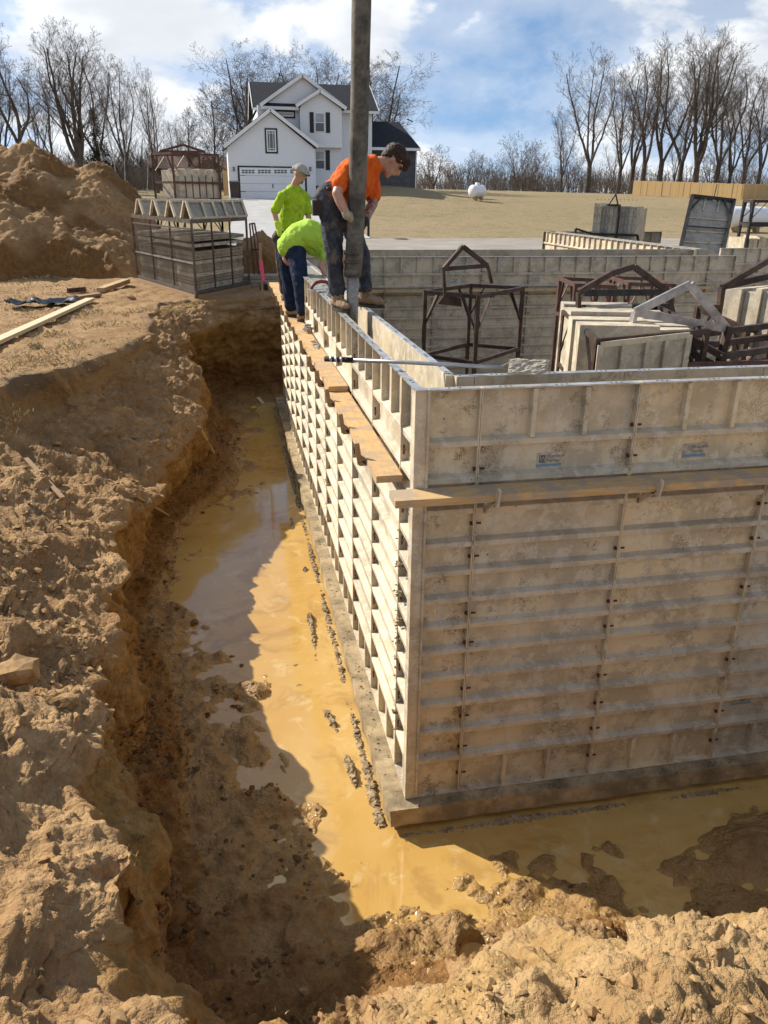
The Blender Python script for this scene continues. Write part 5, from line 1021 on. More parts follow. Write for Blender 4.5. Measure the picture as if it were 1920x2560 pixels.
# main block
YF = 59.0                                           # wall of the front gables
ml = hp_(345, 310, YF)[0]; mr = hp_(1132, 345, YM)[0]; ze = hp_(600, 318, YF)[1]
siding('front_wall', [(ml, zb), (hp_(918, 0, YF)[0], zb), (hp_(918, 0, YF)[0], ze), (ml, ze)], YF)
xr1 = hp_(918, 0, YF)[0]
b = MB(); b.box((xr1-.04, YF-.02, zb), (xr1+.02, YM, ze)); hbuild(b, 'side_wall', MAT['white']); b = MB(); b.box((ml-.04, YF-.02, zb), (ml, YM+8, ze)); hbuild(b, 'side_wall', MAT['white'])
siding('upper_wall', [(xr1, hp_(920, 540, YM)[1]-2.5), (mr, hp_(920, 540, YM)[1]-2.5), (mr, ze), (xr1, ze)], YM); b = MB(); b.box((mr-.03, YM-.02, zb), (mr+.02, YM+8, ze)); hbuild(b, 'side_wall', MAT['white'])
rl, rr_ = hp_(322, 150, YM+3.6), hp_(1112, 178, YM+3.6); el, er = hp_(345, 325, YF-.3), hp_(1150, 347, YM-.4)
zr = (rl[1]+rr_[1])/2; zeave = hp_(700, 338, YM-.4)[1]
b = MB(); x0, x1 = ml-.35, mr+.45
b.add([(x0, YM-.4, zeave), (x1, YM-.4, zeave), (x1, YM+3.6, zr), (x0, YM+3.6, zr), (x0, YM+8.4, zeave), (x1, YM+8.4, zeave)]+[(x0, YM-.4, zeave-.15), (x1, YM-.4, zeave-.15), (x1, YM+3.6, zr-.15), (x0, YM+3.6, zr-.15), (x0, YM+8.4, zeave-.15), (x1, YM+8.4, zeave-.15)],
      [(0, 1, 2, 3), (3, 2, 5, 4), (6, 9, 8, 7), (9, 10, 11, 8), (0, 6, 7, 1), (4, 5, 11, 10), (0, 3, 9, 6), (3, 4, 10, 9), (1, 7, 8, 2), (2, 8, 11, 5)]); hbuild(b, 'roof', MAT['shingle'])
b = MB(); b.box((x0, YM-.45, zeave-.20), (x1, YM-.41, zeave-.02)); hbuild(b, 'fascia', MAT['trim'])
for xx in (x0-.02, x1+.02):
    b = MB(); b.bar((xx, YM-.4, zeave-.08), (xx, YM+3.6, zr-.08), .04, .2); b.bar((xx, YM+8.4, zeave-.08), (xx, YM+3.6, zr-.08), .04, .2); hbuild(b, 'rake_board', MAT['trim'])
b = MB(); b.add([(ml-.04, YM, zeave-.2), (ml-.04, YM+8, zeave-.2), (ml-.04, YM+3.8, zr-.2), (ml, YM, zeave-.2), (ml, YM+8, zeave-.2), (ml, YM+3.8, zr-.2)], [(0, 1, 2), (5, 4, 3), (0, 3, 4, 1), (1, 4, 5, 2), (2, 5, 3, 0)]); hbuild(b, 'gable_end', MAT['white'])
# the two front gables
def fgable(pl, ap, pr, Y, depth, wall=True, zlow=None):
    L, A_, R_ = hp_(*pl, Y), hp_(*ap, Y), hp_(*pr, Y)
    if wall: siding('gable_wall', [(L[0]+.25, L[1]), (R_[0]-.25, R_[1]), (A_[0], A_[1]-.12)] if zlow is None else [(L[0]+.3, zlow), (R_[0]-.3, zlow), (R_[0]-.3, R_[1]), (A_[0], A_[1]-.12), (L[0]+.3, L[1])], Y)
    for p in (L, R_): roof_slab('gable_roof', p, A_, Y-.3, Y+depth, .12, MAT['shingle'])
    gable_trim((L[0], L[1]+.03), (A_[0], A_[1]+.0), (R_[0], R_[1]+.03), Y-.34, .22)
    return L, A_, R_
fgable((360, 316), (650, 104), (950, 338), YF, 4.5); fgable((605, 322), (770, 212), (952, 342), YF-.6, 2.0, True, hp_(700, 590, YF-.6)[1])
b = MB(); a = hp_(392, 318, YF-.3); c = hp_(625, 300, YF-.3); b.add([(a[0], YF-.45, a[1]), (c[0], YF-.45, a[1]), (c[0], YF-.05, c[1]), (a[0], YF-.05, c[1]), (a[0], YF-.45, a[1]-.1), (c[0], YF-.45, a[1]-.1), (c[0], YF-.05, a[1]-.1), (a[0], YF-.05, a[1]-.1)], [(0,1,2,3),(7,6,5,4),(0,4,5,1),(1,5,6,2),(2,6,7,3),(3,7,4,0)]); hbuild(b, 'skirt_roof', MAT['shingle'])
b = MB(); b.box((hp_(355, 0, YF-.5)[0], YF-.55, a[1]-.22), (c[0], YF-.46, a[1]-.02)); hbuild(b, 'gutter', MAT['trim'])
YS = YF-.6; sl_, sr_ = hp_(628, 0, YS)[0], hp_(918, 0, YS)[0]
for xx in (sl_, sr_): b = MB(); b.box((xx-.03, YS-.02, hp_(0, 590, YS)[1]), (xx+.03, YF, hp_(0, 335, YS)[1])); hbuild(b, 'corner_board', MAT['trim'])
b = MB(); zz = hp_(800, 592, YS)[1]; b.box((sl_, YS-.03, zz-.12), (sr_, YF, zz)); hbuild(b, 'soffit', MAT['trim'])
window(458, 345, 603, 405, YF, 'black'); window(735, 362, 808, 502, YS, 'white'); window(738, 625, 809, 758, YF, 'white')
for (x0, y0, x1, y1, Y) in ((701, 360, 732, 503, YS), (813, 362, 844, 505, YS), (812, 624, 843, 761, YF)):
    s = hbox('shutter', hrect(x0, y0, x1, y1, Y), Y-.06, Y-.025, MAT['black']); r = hrect(x0, y0, x1, y1, Y)
    for i in range(12): hbox('louvre', (r[0]+.06, r[1]+.08+i*(r[3]-r[1]-.16)/12, r[2]-.06, r[1]+.08+i*(r[3]-r[1]-.16)/12+.05), Y-.07, Y-.0605, MAT['black'], s)
hbox('dark_skirting', hrect(735, 868, 765, 968, YF), YF-.06, YF-.025, MAT['black'])
# brick wing
wl, wr = hp_(1000, 700, YW)[0], hp_(1440, 700, YW)[0]; zwb = hp_(1400, 885, YW)[1]-.5; zwe = hp_(1400, 612, YW)[1]
b = MB(); b.box((xr1+.02, YW, zwb-.8), (wr, YW+7, zwe)); hbuild(b, 'brick_wall', MAT['brickwork'])
b = MB(); x0, x1 = xr1+.03, hp_(1468, 605, YW-.4)[0]; zr2 = hp_(1300, 428, YW+3.4)[1]; z0 = hp_(1300, 606, YW-.5)[1]; inset = x1-hp_(1390, 430, YW+3.4)[0]
b.add([(x0, YW-.5, z0), (x1, YW-.5, z0), (x1-.9, YW+3.4, zr2), (x0, YW+3.4, zr2), (x0, YW+7.4, z0), (x1, YW+7.4, z0), (x0, YW-.5, z0-.12), (x1, YW-.5, z0-.12), (x0, YW+7.4, z0-.12), (x1, YW+7.4, z0-.12)], [(0, 1, 2, 3), (3, 2, 5, 4), (1, 9, 5, 2), (1, 7, 9), (0, 6, 7, 1), (6, 8, 9, 7), (4, 5, 9, 8)]); hbuild(b, 'wing_roof', MAT['shingle'])
b = MB(); b.box((x0, YW-.55, z0-.20), (x1, YW-.505, z0+.0)); hbuild(b, 'gutter', MAT['trim'])
b = MB(); b.box((wr-.06, YW-.05, zwb-.5), (wr+.02, YW-.002, zwe)); hbuild(b, 'downpipe', MAT['trim'])
hbox('entry_door', hrect(922, 612, 975, 760, YW), YW-.04, YW-.003, MAT['black'])
d0 = hp_(1385, 425, YW+3); b = MB(); b.bar((d0[0]-.1, YW+3, d0[1]-.25), (d0[0], YW+3, d0[1]+.05), .04); b.add([(d0[0]-.15, YW+2.8, d0[1]+.2), (d0[0]+.35, YW+2.8, d0[1]+.02), (d0[0]+.35, YW+3.2, d0[1]+.02), (d0[0]-.15, YW+3.2, d0[1]+.2), (d0[0]-.15, YW+2.8, d0[1]+.17), (d0[0]+.35, YW+2.8, d0[1]-.01), (d0[0]+.35, YW+3.2, d0[1]-.01), (d0[0]-.15, YW+3.2, d0[1]+.17)], [(0,1,2,3),(7,6,5,4),(0,4,5,1),(1,5,6,2),(2,6,7,3),(3,7,4,0)]); hbuild(b, 'dish_antenna', MAT['screen'])
stp = hp_(1170, 962, YG-2); b = MB(); b.box((stp[0]-.4, YG-2.6, stp[1]-.05), (stp[0]+1.0, YG-1.8, stp[1]+.28)); tag(b.build('well_cover', MAT['tank']), 'low white box on the lawn right of the orange worker', 'box')
# ---------------------------------------------------------------- yard things
gz = lambda x, y: float(far_z(x, y))
bx = aty(588, 500, 55.2); bn = thing('wheelie_bin', 'brown wheeled bin left of the garage door', 'bin', (bx[0], 55.2, gz(bx[0], 55.2)+.1))
b = MB(); b.add([(-.27, -.3, .05), (.27, -.3, .05), (.27, .3, .05), (-.27, .3, .05), (-.34, -.36, 1.0), (.34, -.36, 1.0), (.34, .36, 1.0), (-.34, .36, 1.0)], [(0,3,2,1),(4,5,6,7),(0,1,5,4),(1,2,6,5),(2,3,7,6),(3,0,4,7)]); b.build('body', MAT['bin'], bn)
MB().add([(-.37, -.42, 1.0), (.37, -.42, 1.0), (.37, .4, 1.06), (-.37, .4, 1.06), (-.33, -.38, 1.06), (.33, -.38, 1.06), (.33, .38, 1.14), (-.33, .38, 1.14)], [(0,3,2,1),(4,5,6,7),(0,1,5,4),(1,2,6,5),(2,3,7,6),(3,0,4,7)]).build('lid', MAT['bin'], bn)
for s in (-.24, .24): MB().tube([(s-.03, .33, .12), (s+.03, .33, .12)], .12, 12).build('wheel', MAT['black'], bn)
p = aty(921, 593, 30.2); mb_ = thing('mailbox', 'black mailbox on a post beside the street', 'mailbox', (p[0], 30.2, gz(p[0], 30.2)), rad(-8))
MB().box((-.05, -.05, 0), (.05, .05, 1.0)).build('post', MAT['mailbox'], mb_)
b = MB(); b.prism([(-.13, 1.0), (.13, 1.0), (.13, 1.17), (.10, 1.26), (.04, 1.30), (-.04, 1.30), (-.10, 1.26), (-.13, 1.17)], -.35, .3, 1); b.build('box', MAT['mailbox'], mb_); MB().box((.135, -.1, 1.1), (.15, -.04, 1.34)).build('flag', MAT['steel_p'], mb_); MB().box((-.10, -.36, 1.03), (.10, -.352, 1.2)).build('door', MAT['screen'], mb_)
def tank(label, px, Y, rot, L, r):
    p = aty(*px, Y); t = thing('gas_tank', label, 'gas tank', (p[0], Y, gz(p[0], Y)), rot, 'white gas tanks'); b = MB(); n = 9
    pts = [(-L/2-r*.6*math.cos(k*PI/2/n), 0, r+.2) for k in range(n+1)]+[(L/2+r*.6*math.cos(k*PI/2/n), 0, r+.2) for k in range(n, -1, -1)]; rs = [max(.02, r*math.sin(k*PI/2/n)) for k in range(n+1)]; rs += rs[::-1]
    b.tube(pts, rs, 24); b.build('shell', MAT['tank'], t, True); b = MB(); b.tube([(0, 0, 2*r+.18), (0, 0, 2*r+.34)], [.18, .16], 14); b.build('dome', MAT['tank'], t, True)
    for s in (-L*.32, L*.32): MB().box((s-.08, -r*.6, 0), (s+.08, r*.6, .30)).build('foot', MAT['concrete'], t)
tank('white gas tank alone on the lawn right of the house', (1192, 500), 52.0, rad(28), .85, .40)
tank('white gas tank behind the open black frame at the right', (1865, 545), 34.0, rad(5), 1.9, .5)
# fences
def fence(label, p, q, H, board=.14, mat=None):
    p = Vector((p[0], p[1], 0)); q = Vector((q[0], q[1], 0)); L = (q-p).length; d = (q-p)/L; n = int(L/board); t = thing('board_fence', label, 'fence', (p.x, p.y, 0), math.atan2(d.y, d.x), 'wooden fences'); me = None
    for i in range(n):
        x = i*board; w = p+d*x; z = gz(w.x, w.y); 
        if me is None: b = MB(); b.add([(.006, 0, 0), (board-.006, 0, 0), (board-.006, .025, 0), (.006, .025, 0), (.006, 0, H-.04), (board-.006, 0, H-.04), (board-.006, .025, H-.04), (.006, .025, H-.04), (.03, 0, H), (board-.03, 0, H), (board-.03, .025, H), (.03, .025, H)], [(0,3,2,1),(0,1,5,4),(1,2,6,5),(2,3,7,6),(3,0,4,7),(4,5,9,8),(5,6,10,9),(6,7,11,10),(7,4,8,11),(8,9,10,11)]); me = b.mesh('board'); me.materials.append(mat or MAT['fence'])
        o = obj('board', me, None, t, (x, random.uniform(-.02, .02), z+random.uniform(0, .04))); o.scale.z = random.uniform(.985, 1.015)
    for k in np.arange(0, L, 2.4): w = p+d*float(k); MB().box((k, .03, gz(w.x, w.y)), (k+.1, .13, gz(w.x, w.y)+H)).build('post', mat or MAT['fence'], t)
fa = aty(1581, 478, 92); fb_ = aty(1857, 485, 80); fc_ = aty(1990, 485, 84)
fence('new wooden board fence at the far right of the field', fa, fb_, 1.62, .28); fence('second run of new board fence, right of the first', fb_, (fb_[0]+26, 90), 1.62, .28)
fd = aty(559, 470, 66); fe = aty(574, 470, 66); fence('short wooden fence panel left of the garage', fd, fe, 1.9, .14)
# brown house far left behind the trees
hb = aty(480, 452, 84); bh = thing('brown_house', 'low brown house half hidden behind the trees at the left', 'house', (hb[0], 84, gz(hb[0], 84)))
MB().box((-3.6, 0, 0), (3.9, 7, 1.9)).build('wall', MAT['wall_b'], bh); b = MB(); b.add([(-4.1, -.6, 1.85), (4.3, -.6, 1.85), (4.3, 3.5, 3.2), (-4.1, 3.5, 3.2), (4.3, 7.6, 1.85), (-4.1, 7.6, 1.85)], [(0, 1, 2, 3), (3, 2, 4, 5), (0, 3, 5), (1, 4, 2)]); b.build('roof', MAT['roof_b'], bh)
MB().prism([(.2, 0), (3.4, 0), (3.4, 1.9), (1.8, 2.9), (.2, 1.9)], -.9, 0, 1).build('gable_front', MAT['wall_b'], bh)
for x in (-2.2, 2.9): w = MB().box((x, -.93 if x > 0 else -.03, .7), (x+.6, -.905 if x > 0 else -.005, 1.6)).build('window', MAT['trim'], bh); MB().box((x+.08, -.945 if x > 0 else -.045, .78), (x+.52, -.931 if x > 0 else -.031, 1.52)).build('pane', MAT['glass_d'], w)
# ---------------------------------------------------------------- bare trees
def grow(seed, H, forks, clear=.25, spread=.55, up=.35, lv=5, twist=.22, nch=(7, 6, 5, 4, 3), ratio=(.62, .58, .55, .55, .5), r0=None, lean=0., gnarl=0., thin=(.30, .46)):
    R = random.Random(seed); SEG = []; G_ = R.gauss; U = R.uniform
    def unit(x, y, z): k = 1/math.sqrt(x*x+y*y+z*z+1e-12); return x*k, y*k, z*k
    def branch(p, d, L, r, l, t0=.25):
        n = max(2, int(L/(.9 if l < 2 else .6))); pts = [p]; dx, dy, dz = d; st = L/n; tw = twist*(1+gnarl)*(.35 if l == 0 else .6); u_ = up*(.10 if l < 1 else .16)
        for i in range(n):
            dx, dy, dz = unit(dx+G_(0, tw), dy+G_(0, tw), dz+G_(0, tw)+u_); x, y, z = pts[-1]; q = (x+dx*st, y+dy*st, z+dz*st)
            SEG.append((x, y, z, *q, r*(1-.75*i/n), r*(1-.75*(i+1)/n))); pts.append(q)
        if l >= lv-1: return
        k = nch[l]; az = U(0, 6.28)
        for j in range(k):
            t = min(t0+(1-t0)*(j+R.random()*.8)/k, .99); i = min(int(t*n), n-1); f = t*n-i; a0, a1 = pts[i], pts[i+1]; c = (a0[0]+(a1[0]-a0[0])*f, a0[1]+(a1[1]-a0[1])*f, a0[2]+(a1[2]-a0[2])*f); az += 2.4+G_(0, .4)
            bx_, by_, bz_ = unit(a1[0]-a0[0], a1[1]-a0[1], a1[2]-a0[2]); rx, ry, rz = (.3, .2, 1.) if abs(bz_) < .9 else (1., .2, 0.)
            ax, ay, az_ = unit(by_*rz-bz_*ry, bz_*rx-bx_*rz, bx_*ry-by_*rx); ex, ey, ez = by_*az_-bz_*ay, bz_*ax-bx_*az_, bx_*ay-by_*ax; an = spread*U(.65, 1.35); ca, sa = math.cos(an), math.sin(an); cz, sz = math.cos(az)*sa, math.sin(az)*sa
            branch(c, (bx_*ca+ax*cz+ex*sz, by_*ca+ay*cz+ey*sz, bz_*ca+az_*cz+ez*sz), L*ratio[l]*(1.15-.55*t)*U(.7, 1.15), max(.006, r*(1-.72*t)*U(*thin)), l+1, .15)
    r0 = r0 or H*.016
    if forks == 1: branch((0, 0, 0), unit(lean, 0, 1.), H*.86, r0, 0, clear)
    else:
        th = H*clear; SEG.append((0, 0, 0, lean*th, 0, th, r0*1.2, r0*.95))
        for f in range(forks):
            az = 6.28*f/forks+U(0, .8); an = spread*.55*U(.6, 1.2); h_ = U(.82, 1)*th
            branch((lean*h_, 0, h_), (math.cos(az)*math.sin(an), math.sin(az)*math.sin(an), math.cos(an)), (H-th)*U(.8, 1.)*.92, r0*U(.5, .7), 0, .18)
    return np.array(SEG)
def seg_mesh(name, seg, sides, mat, rmin=.008):
    p, q = seg[:, :3], seg[:, 3:6]; d = q-p; L = np.linalg.norm(d, axis=1)[:, None]; d = d/np.maximum(L, 1e-6); q = q+d*np.minimum(.02, L*.05)
    ref = np.where(np.abs(d[:, 2:3]) > .9, np.array([[1., 0, 0]]), np.array([[0, 0, 1.]])); a = np.cross(d, ref); a /= np.linalg.norm(a, axis=1)[:, None]; b = np.cross(d, a); V = []
    for c, r in ((p, seg[:, 6]), (q, seg[:, 7])):
        r = np.maximum(r, rmin)[:, None]
        for k in range(sides): t = 6.28318*k/sides; V.append(c+(a*math.cos(t)+b*math.sin(t))*r)
    V = np.stack(V, 1); n = len(seg); V = V.reshape(-1, 3); o = (np.arange(n)*2*sides)[:, None]; F = []
    for k in range(sides): F.append(np.concatenate([o+k, o+(k+1) % sides, o+sides+(k+1) % sides, o+sides+k], 1))
    me = npmesh(name, V, np.concatenate(F), True); me.materials.append(mat); return me
KIND = {}
def kind(key, bark='bark', **kw):
    s = grow(**kw); big_ = s[:, 6] > .045; KIND[key] = (seg_mesh('trunk', s[big_], 7, MAT[bark]), seg_mesh('crown', s[~big_], 3, MAT['twig'] if bark != 'birch' else MAT['twig']), kw['H']); return len(s)
CNT = [kind('vase', seed=1, H=19, forks=6, clear=.18, spread=.60, up=.62, nch=(10, 6, 5, 4), ratio=(.46, .50, .50, .5), lv=5, r0=.36),
       kind('tall', seed=2, H=22, forks=3, clear=.22, spread=.58, up=.75, nch=(12, 6, 5, 4), ratio=(.38, .50, .50, .5), lv=5, r0=.32),
       kind('fork', seed=3, H=21, forks=4, clear=.20, spread=.66, up=.66, nch=(11, 6, 5, 4), ratio=(.40, .5, .5, .5), lv=5, r0=.33),
       kind('round', seed=4, H=15, forks=7, clear=.14, spread=.85, up=.30, nch=(8, 7, 6, 4), ratio=(.5, .55, .52, .5), lv=5, r0=.30),
       kind('gnarl', seed=5, H=17, forks=3, clear=.30, spread=.75, up=.35, nch=(9, 6, 6, 4), ratio=(.42, .5, .5, .5), lv=5, r0=.38, gnarl=.9),
       kind('dense', seed=6, H=12, forks=1, clear=.12, spread=.62, up=.5, nch=(28, 8, 6, 3), ratio=(.42, .48, .5, .5), lv=5, r0=.18),
       kind('small', seed=7, H=8, forks=5, clear=.08, spread=.7, up=.4, nch=(8, 6, 5, 3), ratio=(.5, .52, .5, .5), lv=5, r0=.12),
       kind('birch', 'birch', seed=8, H=14, forks=1, clear=.35, spread=.45, up=.8, nch=(18, 6, 4), ratio=(.28, .5, .5), lv=4, r0=.11)]
def tree(key, label, px, py_top, Y, rot=0., name='bare_tree', group='bare trees', width=1.0, z=None, lean=0.):
    p = aty(px, 470, Y); g = gz(p[0], Y) if z is None else z; zt = aty(px, py_top, Y)[2]; tr, cr, H = KIND[key]; s = float(zt-g)/H
    t = tag(obj(name, None, None, None, (p[0], Y, g-.1)), label, 'tree', group); t.rotation_euler = (0, lean, rot); t.scale = (s*width, s*width, s); obj('trunk', tr, None, t); obj('crown', cr, None, t)
D_ = 1/2.37
for i, (k, lab, x, y, Y, rot, w) in enumerate([
    ('fork', 'tall tree cut off by the left edge of the picture', 2*D_-8, 20*D_, 64, .3, .8), ('gnarl', 'dark gnarled tree rising behind the left dirt heap', 148*D_, 110*D_, 66, 1.0, .85),
    ('vase', 'broad spreading tree left of the house, the widest at the left', 490*D_, 84*D_, 70, .5, 1.15), ('tall', 'thin straight tree just behind the gnarled one', 330*D_, 330*D_, 82, 2.2, .8),
    ('fork', 'forked tree above the red rusty basket', 935*D_, 360*D_, 72, 2.0, .72), ('dense', 'dense upright tree between the basket and the garage roof', 1275*D_, 500*D_, 74, 1., 1.05),
    ('tall', 'slender tree behind the forked one at the left', 1060*D_, 640*D_, 90, 1.4, .9), ('fork', 'slim tree between the gnarled and the spreading tree', 255*D_, 420*D_, 84, 4.0, .8),
    ('tall', 'tall fine tree behind the spreading one at the left', 600*D_, 200*D_, 88, 3.0, 1.1), ('fork', 'fine tree filling the gap left of the forked one', 760*D_, 300*D_, 86, 1.1, 1.0), ('dense', 'low dense tree left of the dense upright one', 1130*D_, 640*D_, 84, 3.0, 1.1), ('vase', 'wide tree at the far left behind the gnarled one', 40*D_, 260*D_, 86, 2.0, .9),
    ('round', 'rounded tree behind the left half of the house roof', 655, 100, 86, .2, 1.05), ('round', 'rounded tree behind the hose right of the house roof', 925, 118, 88, 2.6, 1.15), ('round', 'wide tree behind the ridge of the house', 780, 105, 96, 4.4, 1.0), ('dense', 'dense tree just left of the house roof', 590, 215, 92, 2.0, 1.2)]):
    tree(k, lab, x, y, Y, rot, width=w)
for (x, y, lab) in ((655, 520, 'leftmost pale birch stem left of the rusty basket'), (700, 440, 'middle pale birch stem left of the rusty basket'), (735, 480, 'right pale birch stem left of the rusty basket'), (865, 560, 'pale birch right of the red rusty basket top')): tree('birch', lab, x*D_, y*D_, 67, x*.1, 'birch_tree', 'birches at the left', .8, None, .03*((x % 3)-1))
E_ = 1/1.803
for (k, lab, x, y, Y, rot, w) in [
    ('fork', 'forked tree standing leftmost in the tall right row', 845, 185, 104, .4, 1.15), ('tall', 'tall straight tree second in the right row', 1090, 108, 106, 1.0, 1.15), ('tall', 'tall twin of the straight tree, leaning right', 1165, 78, 108, 3.1, 1.15),
    ('vase', 'biggest tree of the right row with a thick dark trunk', 1325, 85, 102, 2.4, 1.02), ('fork', 'slender forked tree right of the biggest one', 1480, 330, 106, 2.0, 1.1), ('tall', 'tall tree cut by the right edge of the picture', 1610, 240, 100, .8, 1.1), ('fork', 'forked tree beyond the right edge trees', 1680, 180, 108, 3.8, .8),
    ('small', 'small bushy tree midway between house and right row', 335, 676, 112, .5, 1.1), ('small', 'slightly larger small tree left of the right row', 525, 602, 108, 2.0, .9), ('small', 'thin small tree just left of the right row', 605, 640, 110, 3.2, .9), ('small', 'round bush beside the brick wing of the house', 150, 655, 100, 4.0, 1.5), ('small', 'low bush farther right of the brick wing', 235, 720, 112, 1.0, 1.2), ('small', 'low pale bush between the small trees', 425, 690, 114, 5.0, .9),
    ('fork', 'broad tree filling the gap right of the leftmost forked tree', 985, 300, 112, 1.2, 1.1), ('tall', 'tall tree behind the straight twins', 1040, 210, 116, 4.0, 1.2), ('tall', 'tall tree between the twins and the thick trunk', 1255, 120, 114, 2.0, 1.2), ('fork', 'tall tree right behind the thick trunk', 1420, 160, 116, .6, 1.2), ('tall', 'tall tree two places right of the thick trunk', 1540, 220, 112, 5.2, 1.15), ('fork', 'lower tree left of the tall right row', 725, 470, 112, 2.2, .9),
    ('tall', 'thin tree in front of the biggest right tree', 955, 590, 100, 1.9, .8), ('small', 'bushy understorey tree behind the first forked tree', 760, 660, 108, 2.7, 1.1), ('fork', 'middle height tree between the twins and the biggest tree', 1230, 520, 110, 5.1, .8), ('small', 'understorey tree right of the biggest trunk', 1400, 640, 106, .2, 1.2), ('dense', 'bushy tree low between the right trunks', 1545, 640, 110, .9, 1.0)]:
    tree(k, lab, 1000+x*E_, y*E_, Y, rot, width=w)
# a conifer behind the spreading tree
def conifer():
    p = aty(600*D_, 470, 76); g = gz(p[0], 76); H = float(aty(600*D_, 640*D_, 76)[2]-g); t = tag(obj('conifer', None, None, None, (p[0], 76, g)), 'dark evergreen behind the spreading tree at the left', 'tree'); rs = np.random.RandomState(3)
    MB().tube([(0, 0, 0), (0, 0, H)], [.16, .02], 7).build('trunk', MAT['bark'], t); V = []; F = []; k = 0
    for _ in range(230):
        z = H*(.10+.88*rs.rand()**.9); L = (H-z)*.42*rs.uniform(.55, 1.1)+.15; a = rs.rand()*6.28; n = int(10+L*22)
        for j in range(n):
            u = (j+rs.rand())/n; c = np.array([math.cos(a)*L*u, math.sin(a)*L*u, z-.30*L*u*u+rs.normal(0, .04)])+rs.normal(0, .09*(1.2-u*.6), 3); e = rs.normal(0, 1, 3); e /= np.linalg.norm(e); f = np.cross(e, rs.normal(0, 1, 3)); f /= np.linalg.norm(f); s = rs.uniform(.06, .14)
            V += [c-e*s*.3, c+e*s*.3, c+f*s*1.3]; F.append((k, k+1, k+2)); k += 3
    obj('crown', npmesh('crown', V, F, False), MAT['needle'], t)
conifer()
# undergrowth along the tree lines: nobody could count it
def brush(name, spans, n, mat, seed):
    rs = np.random.RandomState(seed); SEG = []
    for _ in range(n):
        (x0, y0, x1, y1, h0, h1, dep) = spans[rs.randint(len(spans))]; t = rs.rand(); x = x0+(x1-x0)*t; y = y0+(y1-y0)*t+rs.uniform(0, dep); z = gz(x, y)-.05; cl = .5+.5*math.sin(x*.31+2*math.sin(x*.13))*math.sin(x*.077+1.3); h = rs.uniform(h0, h1)*(.4+.6*rs.rand())*(.35+.8*cl); d = np.array([rs.normal(0, .28), rs.normal(0, .28), 1.]); p = np.array([x, y, z]); q = p+d*h*.55; r = .008+h*.0045
        SEG.append((*p, *q, r*1.3, r)); 
        for k in range(3):
            e = q*rs.uniform(.3, 1)+p*0; c = p+(q-p)*rs.uniform(.4, 1); e = c+np.array([rs.normal(0, .45), rs.normal(0, .45), rs.uniform(.5, 1.2)])*h*.36; SEG.append((*c, *e, r*.7, r*.35))
            if h > 1.2:
                for m in range(2): c2 = c+(e-c)*rs.uniform(.3, 1); e2 = c2+np.array([rs.normal(0, .5), rs.normal(0, .5), rs.uniform(.2, 1)])*h*.18; SEG.append((*c2, *e2, r*.4, r*.25))
    me = seg_mesh(name, np.array(SEG), 3, mat, .010); return tag(obj(name, me), 'tangle of bare brush along the far tree line' if seed == 1 else 'bare thicket behind the left dirt heap', 'brush', None, 'stuff')
brush('brush', [(aty(1040, 470, 98)[0], 98, aty(1990, 470, 104)[0], 104, .6, 2.8, 7), (aty(1330, 470, 103)[0], 103, aty(1990, 470, 103)[0], 103, 1.5, 6, 12), (aty(1040, 470, 104)[0], 104, aty(1400, 470, 108)[0], 108, 1, 4, 8)], 2300, MAT['brush'], 1)
brush('thicket', [(aty(-40, 440, 72)[0], 72, aty(560, 440, 80)[0], 80, .8, 3.4, 8), (aty(-40, 440, 78)[0], 78, aty(560, 440, 88)[0], 88, 2, 7.5, 16)], 2800, MAT['brush'], 2)
# far wood closing the horizon
def far_wood():
    rs = np.random.RandomState(9); SEG = []
    for _ in range(5000):
        a = rs.uniform(-1.2, 1.5); R_ = rs.uniform(190, 250); x, y = R_*math.sin(a), R_*math.cos(a); z = gz(x, y); h = rs.uniform(3, 9); p = np.array([x, y, z-.2]); q = p+np.array([rs.normal(0, .8), rs.normal(0, .8), h*.7]); SEG.append((*p, *q, .10, .05))
        for k in range(4): c = p+(q-p)*rs.uniform(.3, 1); e = c+np.array([rs.normal(0, 1.2), rs.normal(0, 1.2), rs.uniform(.5, 2.6)]); SEG.append((*c, *e, .05, .02))
    tag(obj('far_wood', seg_mesh('far_wood', np.array(SEG), 3, MAT['brush'], .03)), 'bare wood along the horizon beyond the field', 'wood', None, 'stuff')
far_wood()
# ---------------------------------------------------------------- people
def m_cloth(name, c, c2, stain=None, sc=14.):
    t = MT(name); n = t.noise(sc, 4, .6); k = t.mix(t.ramp(n, .3, .7), c, c2)
    if stain: k = t.mix(t.ramp(t.noise(9., 4, .7, off=3.), .50, .68, 0, .75), k, stain)
    t.bump(t.noise(11., 4, .55, dist=1.0), .75, .03); return t.out(k, .85, 0, .2)
MAT['orange'] = m_cloth('orange_tshirt', (.68, .10, .010), (.80, .15, .016)); MAT['lime'] = m_cloth('lime_tshirt', (.33, .50, .02), (.44, .62, .03), (.20, .27, .05)); MAT['lime2'] = m_cloth('clean_lime_tshirt', (.38, .60, .06), (.45, .68, .08))
MAT['jean'] = m_cloth('dark_grey_jeans', (.028, .032, .040), (.070, .075, .085), (.17, .13, .09)); MAT['navy'] = m_cloth('navy_trousers', (.010, .018, .040), (.020, .032, .062)); MAT['mudpants'] = m_cloth('muddy_trousers', (.035, .030, .026), (.09, .08, .065), (.20, .15, .10))
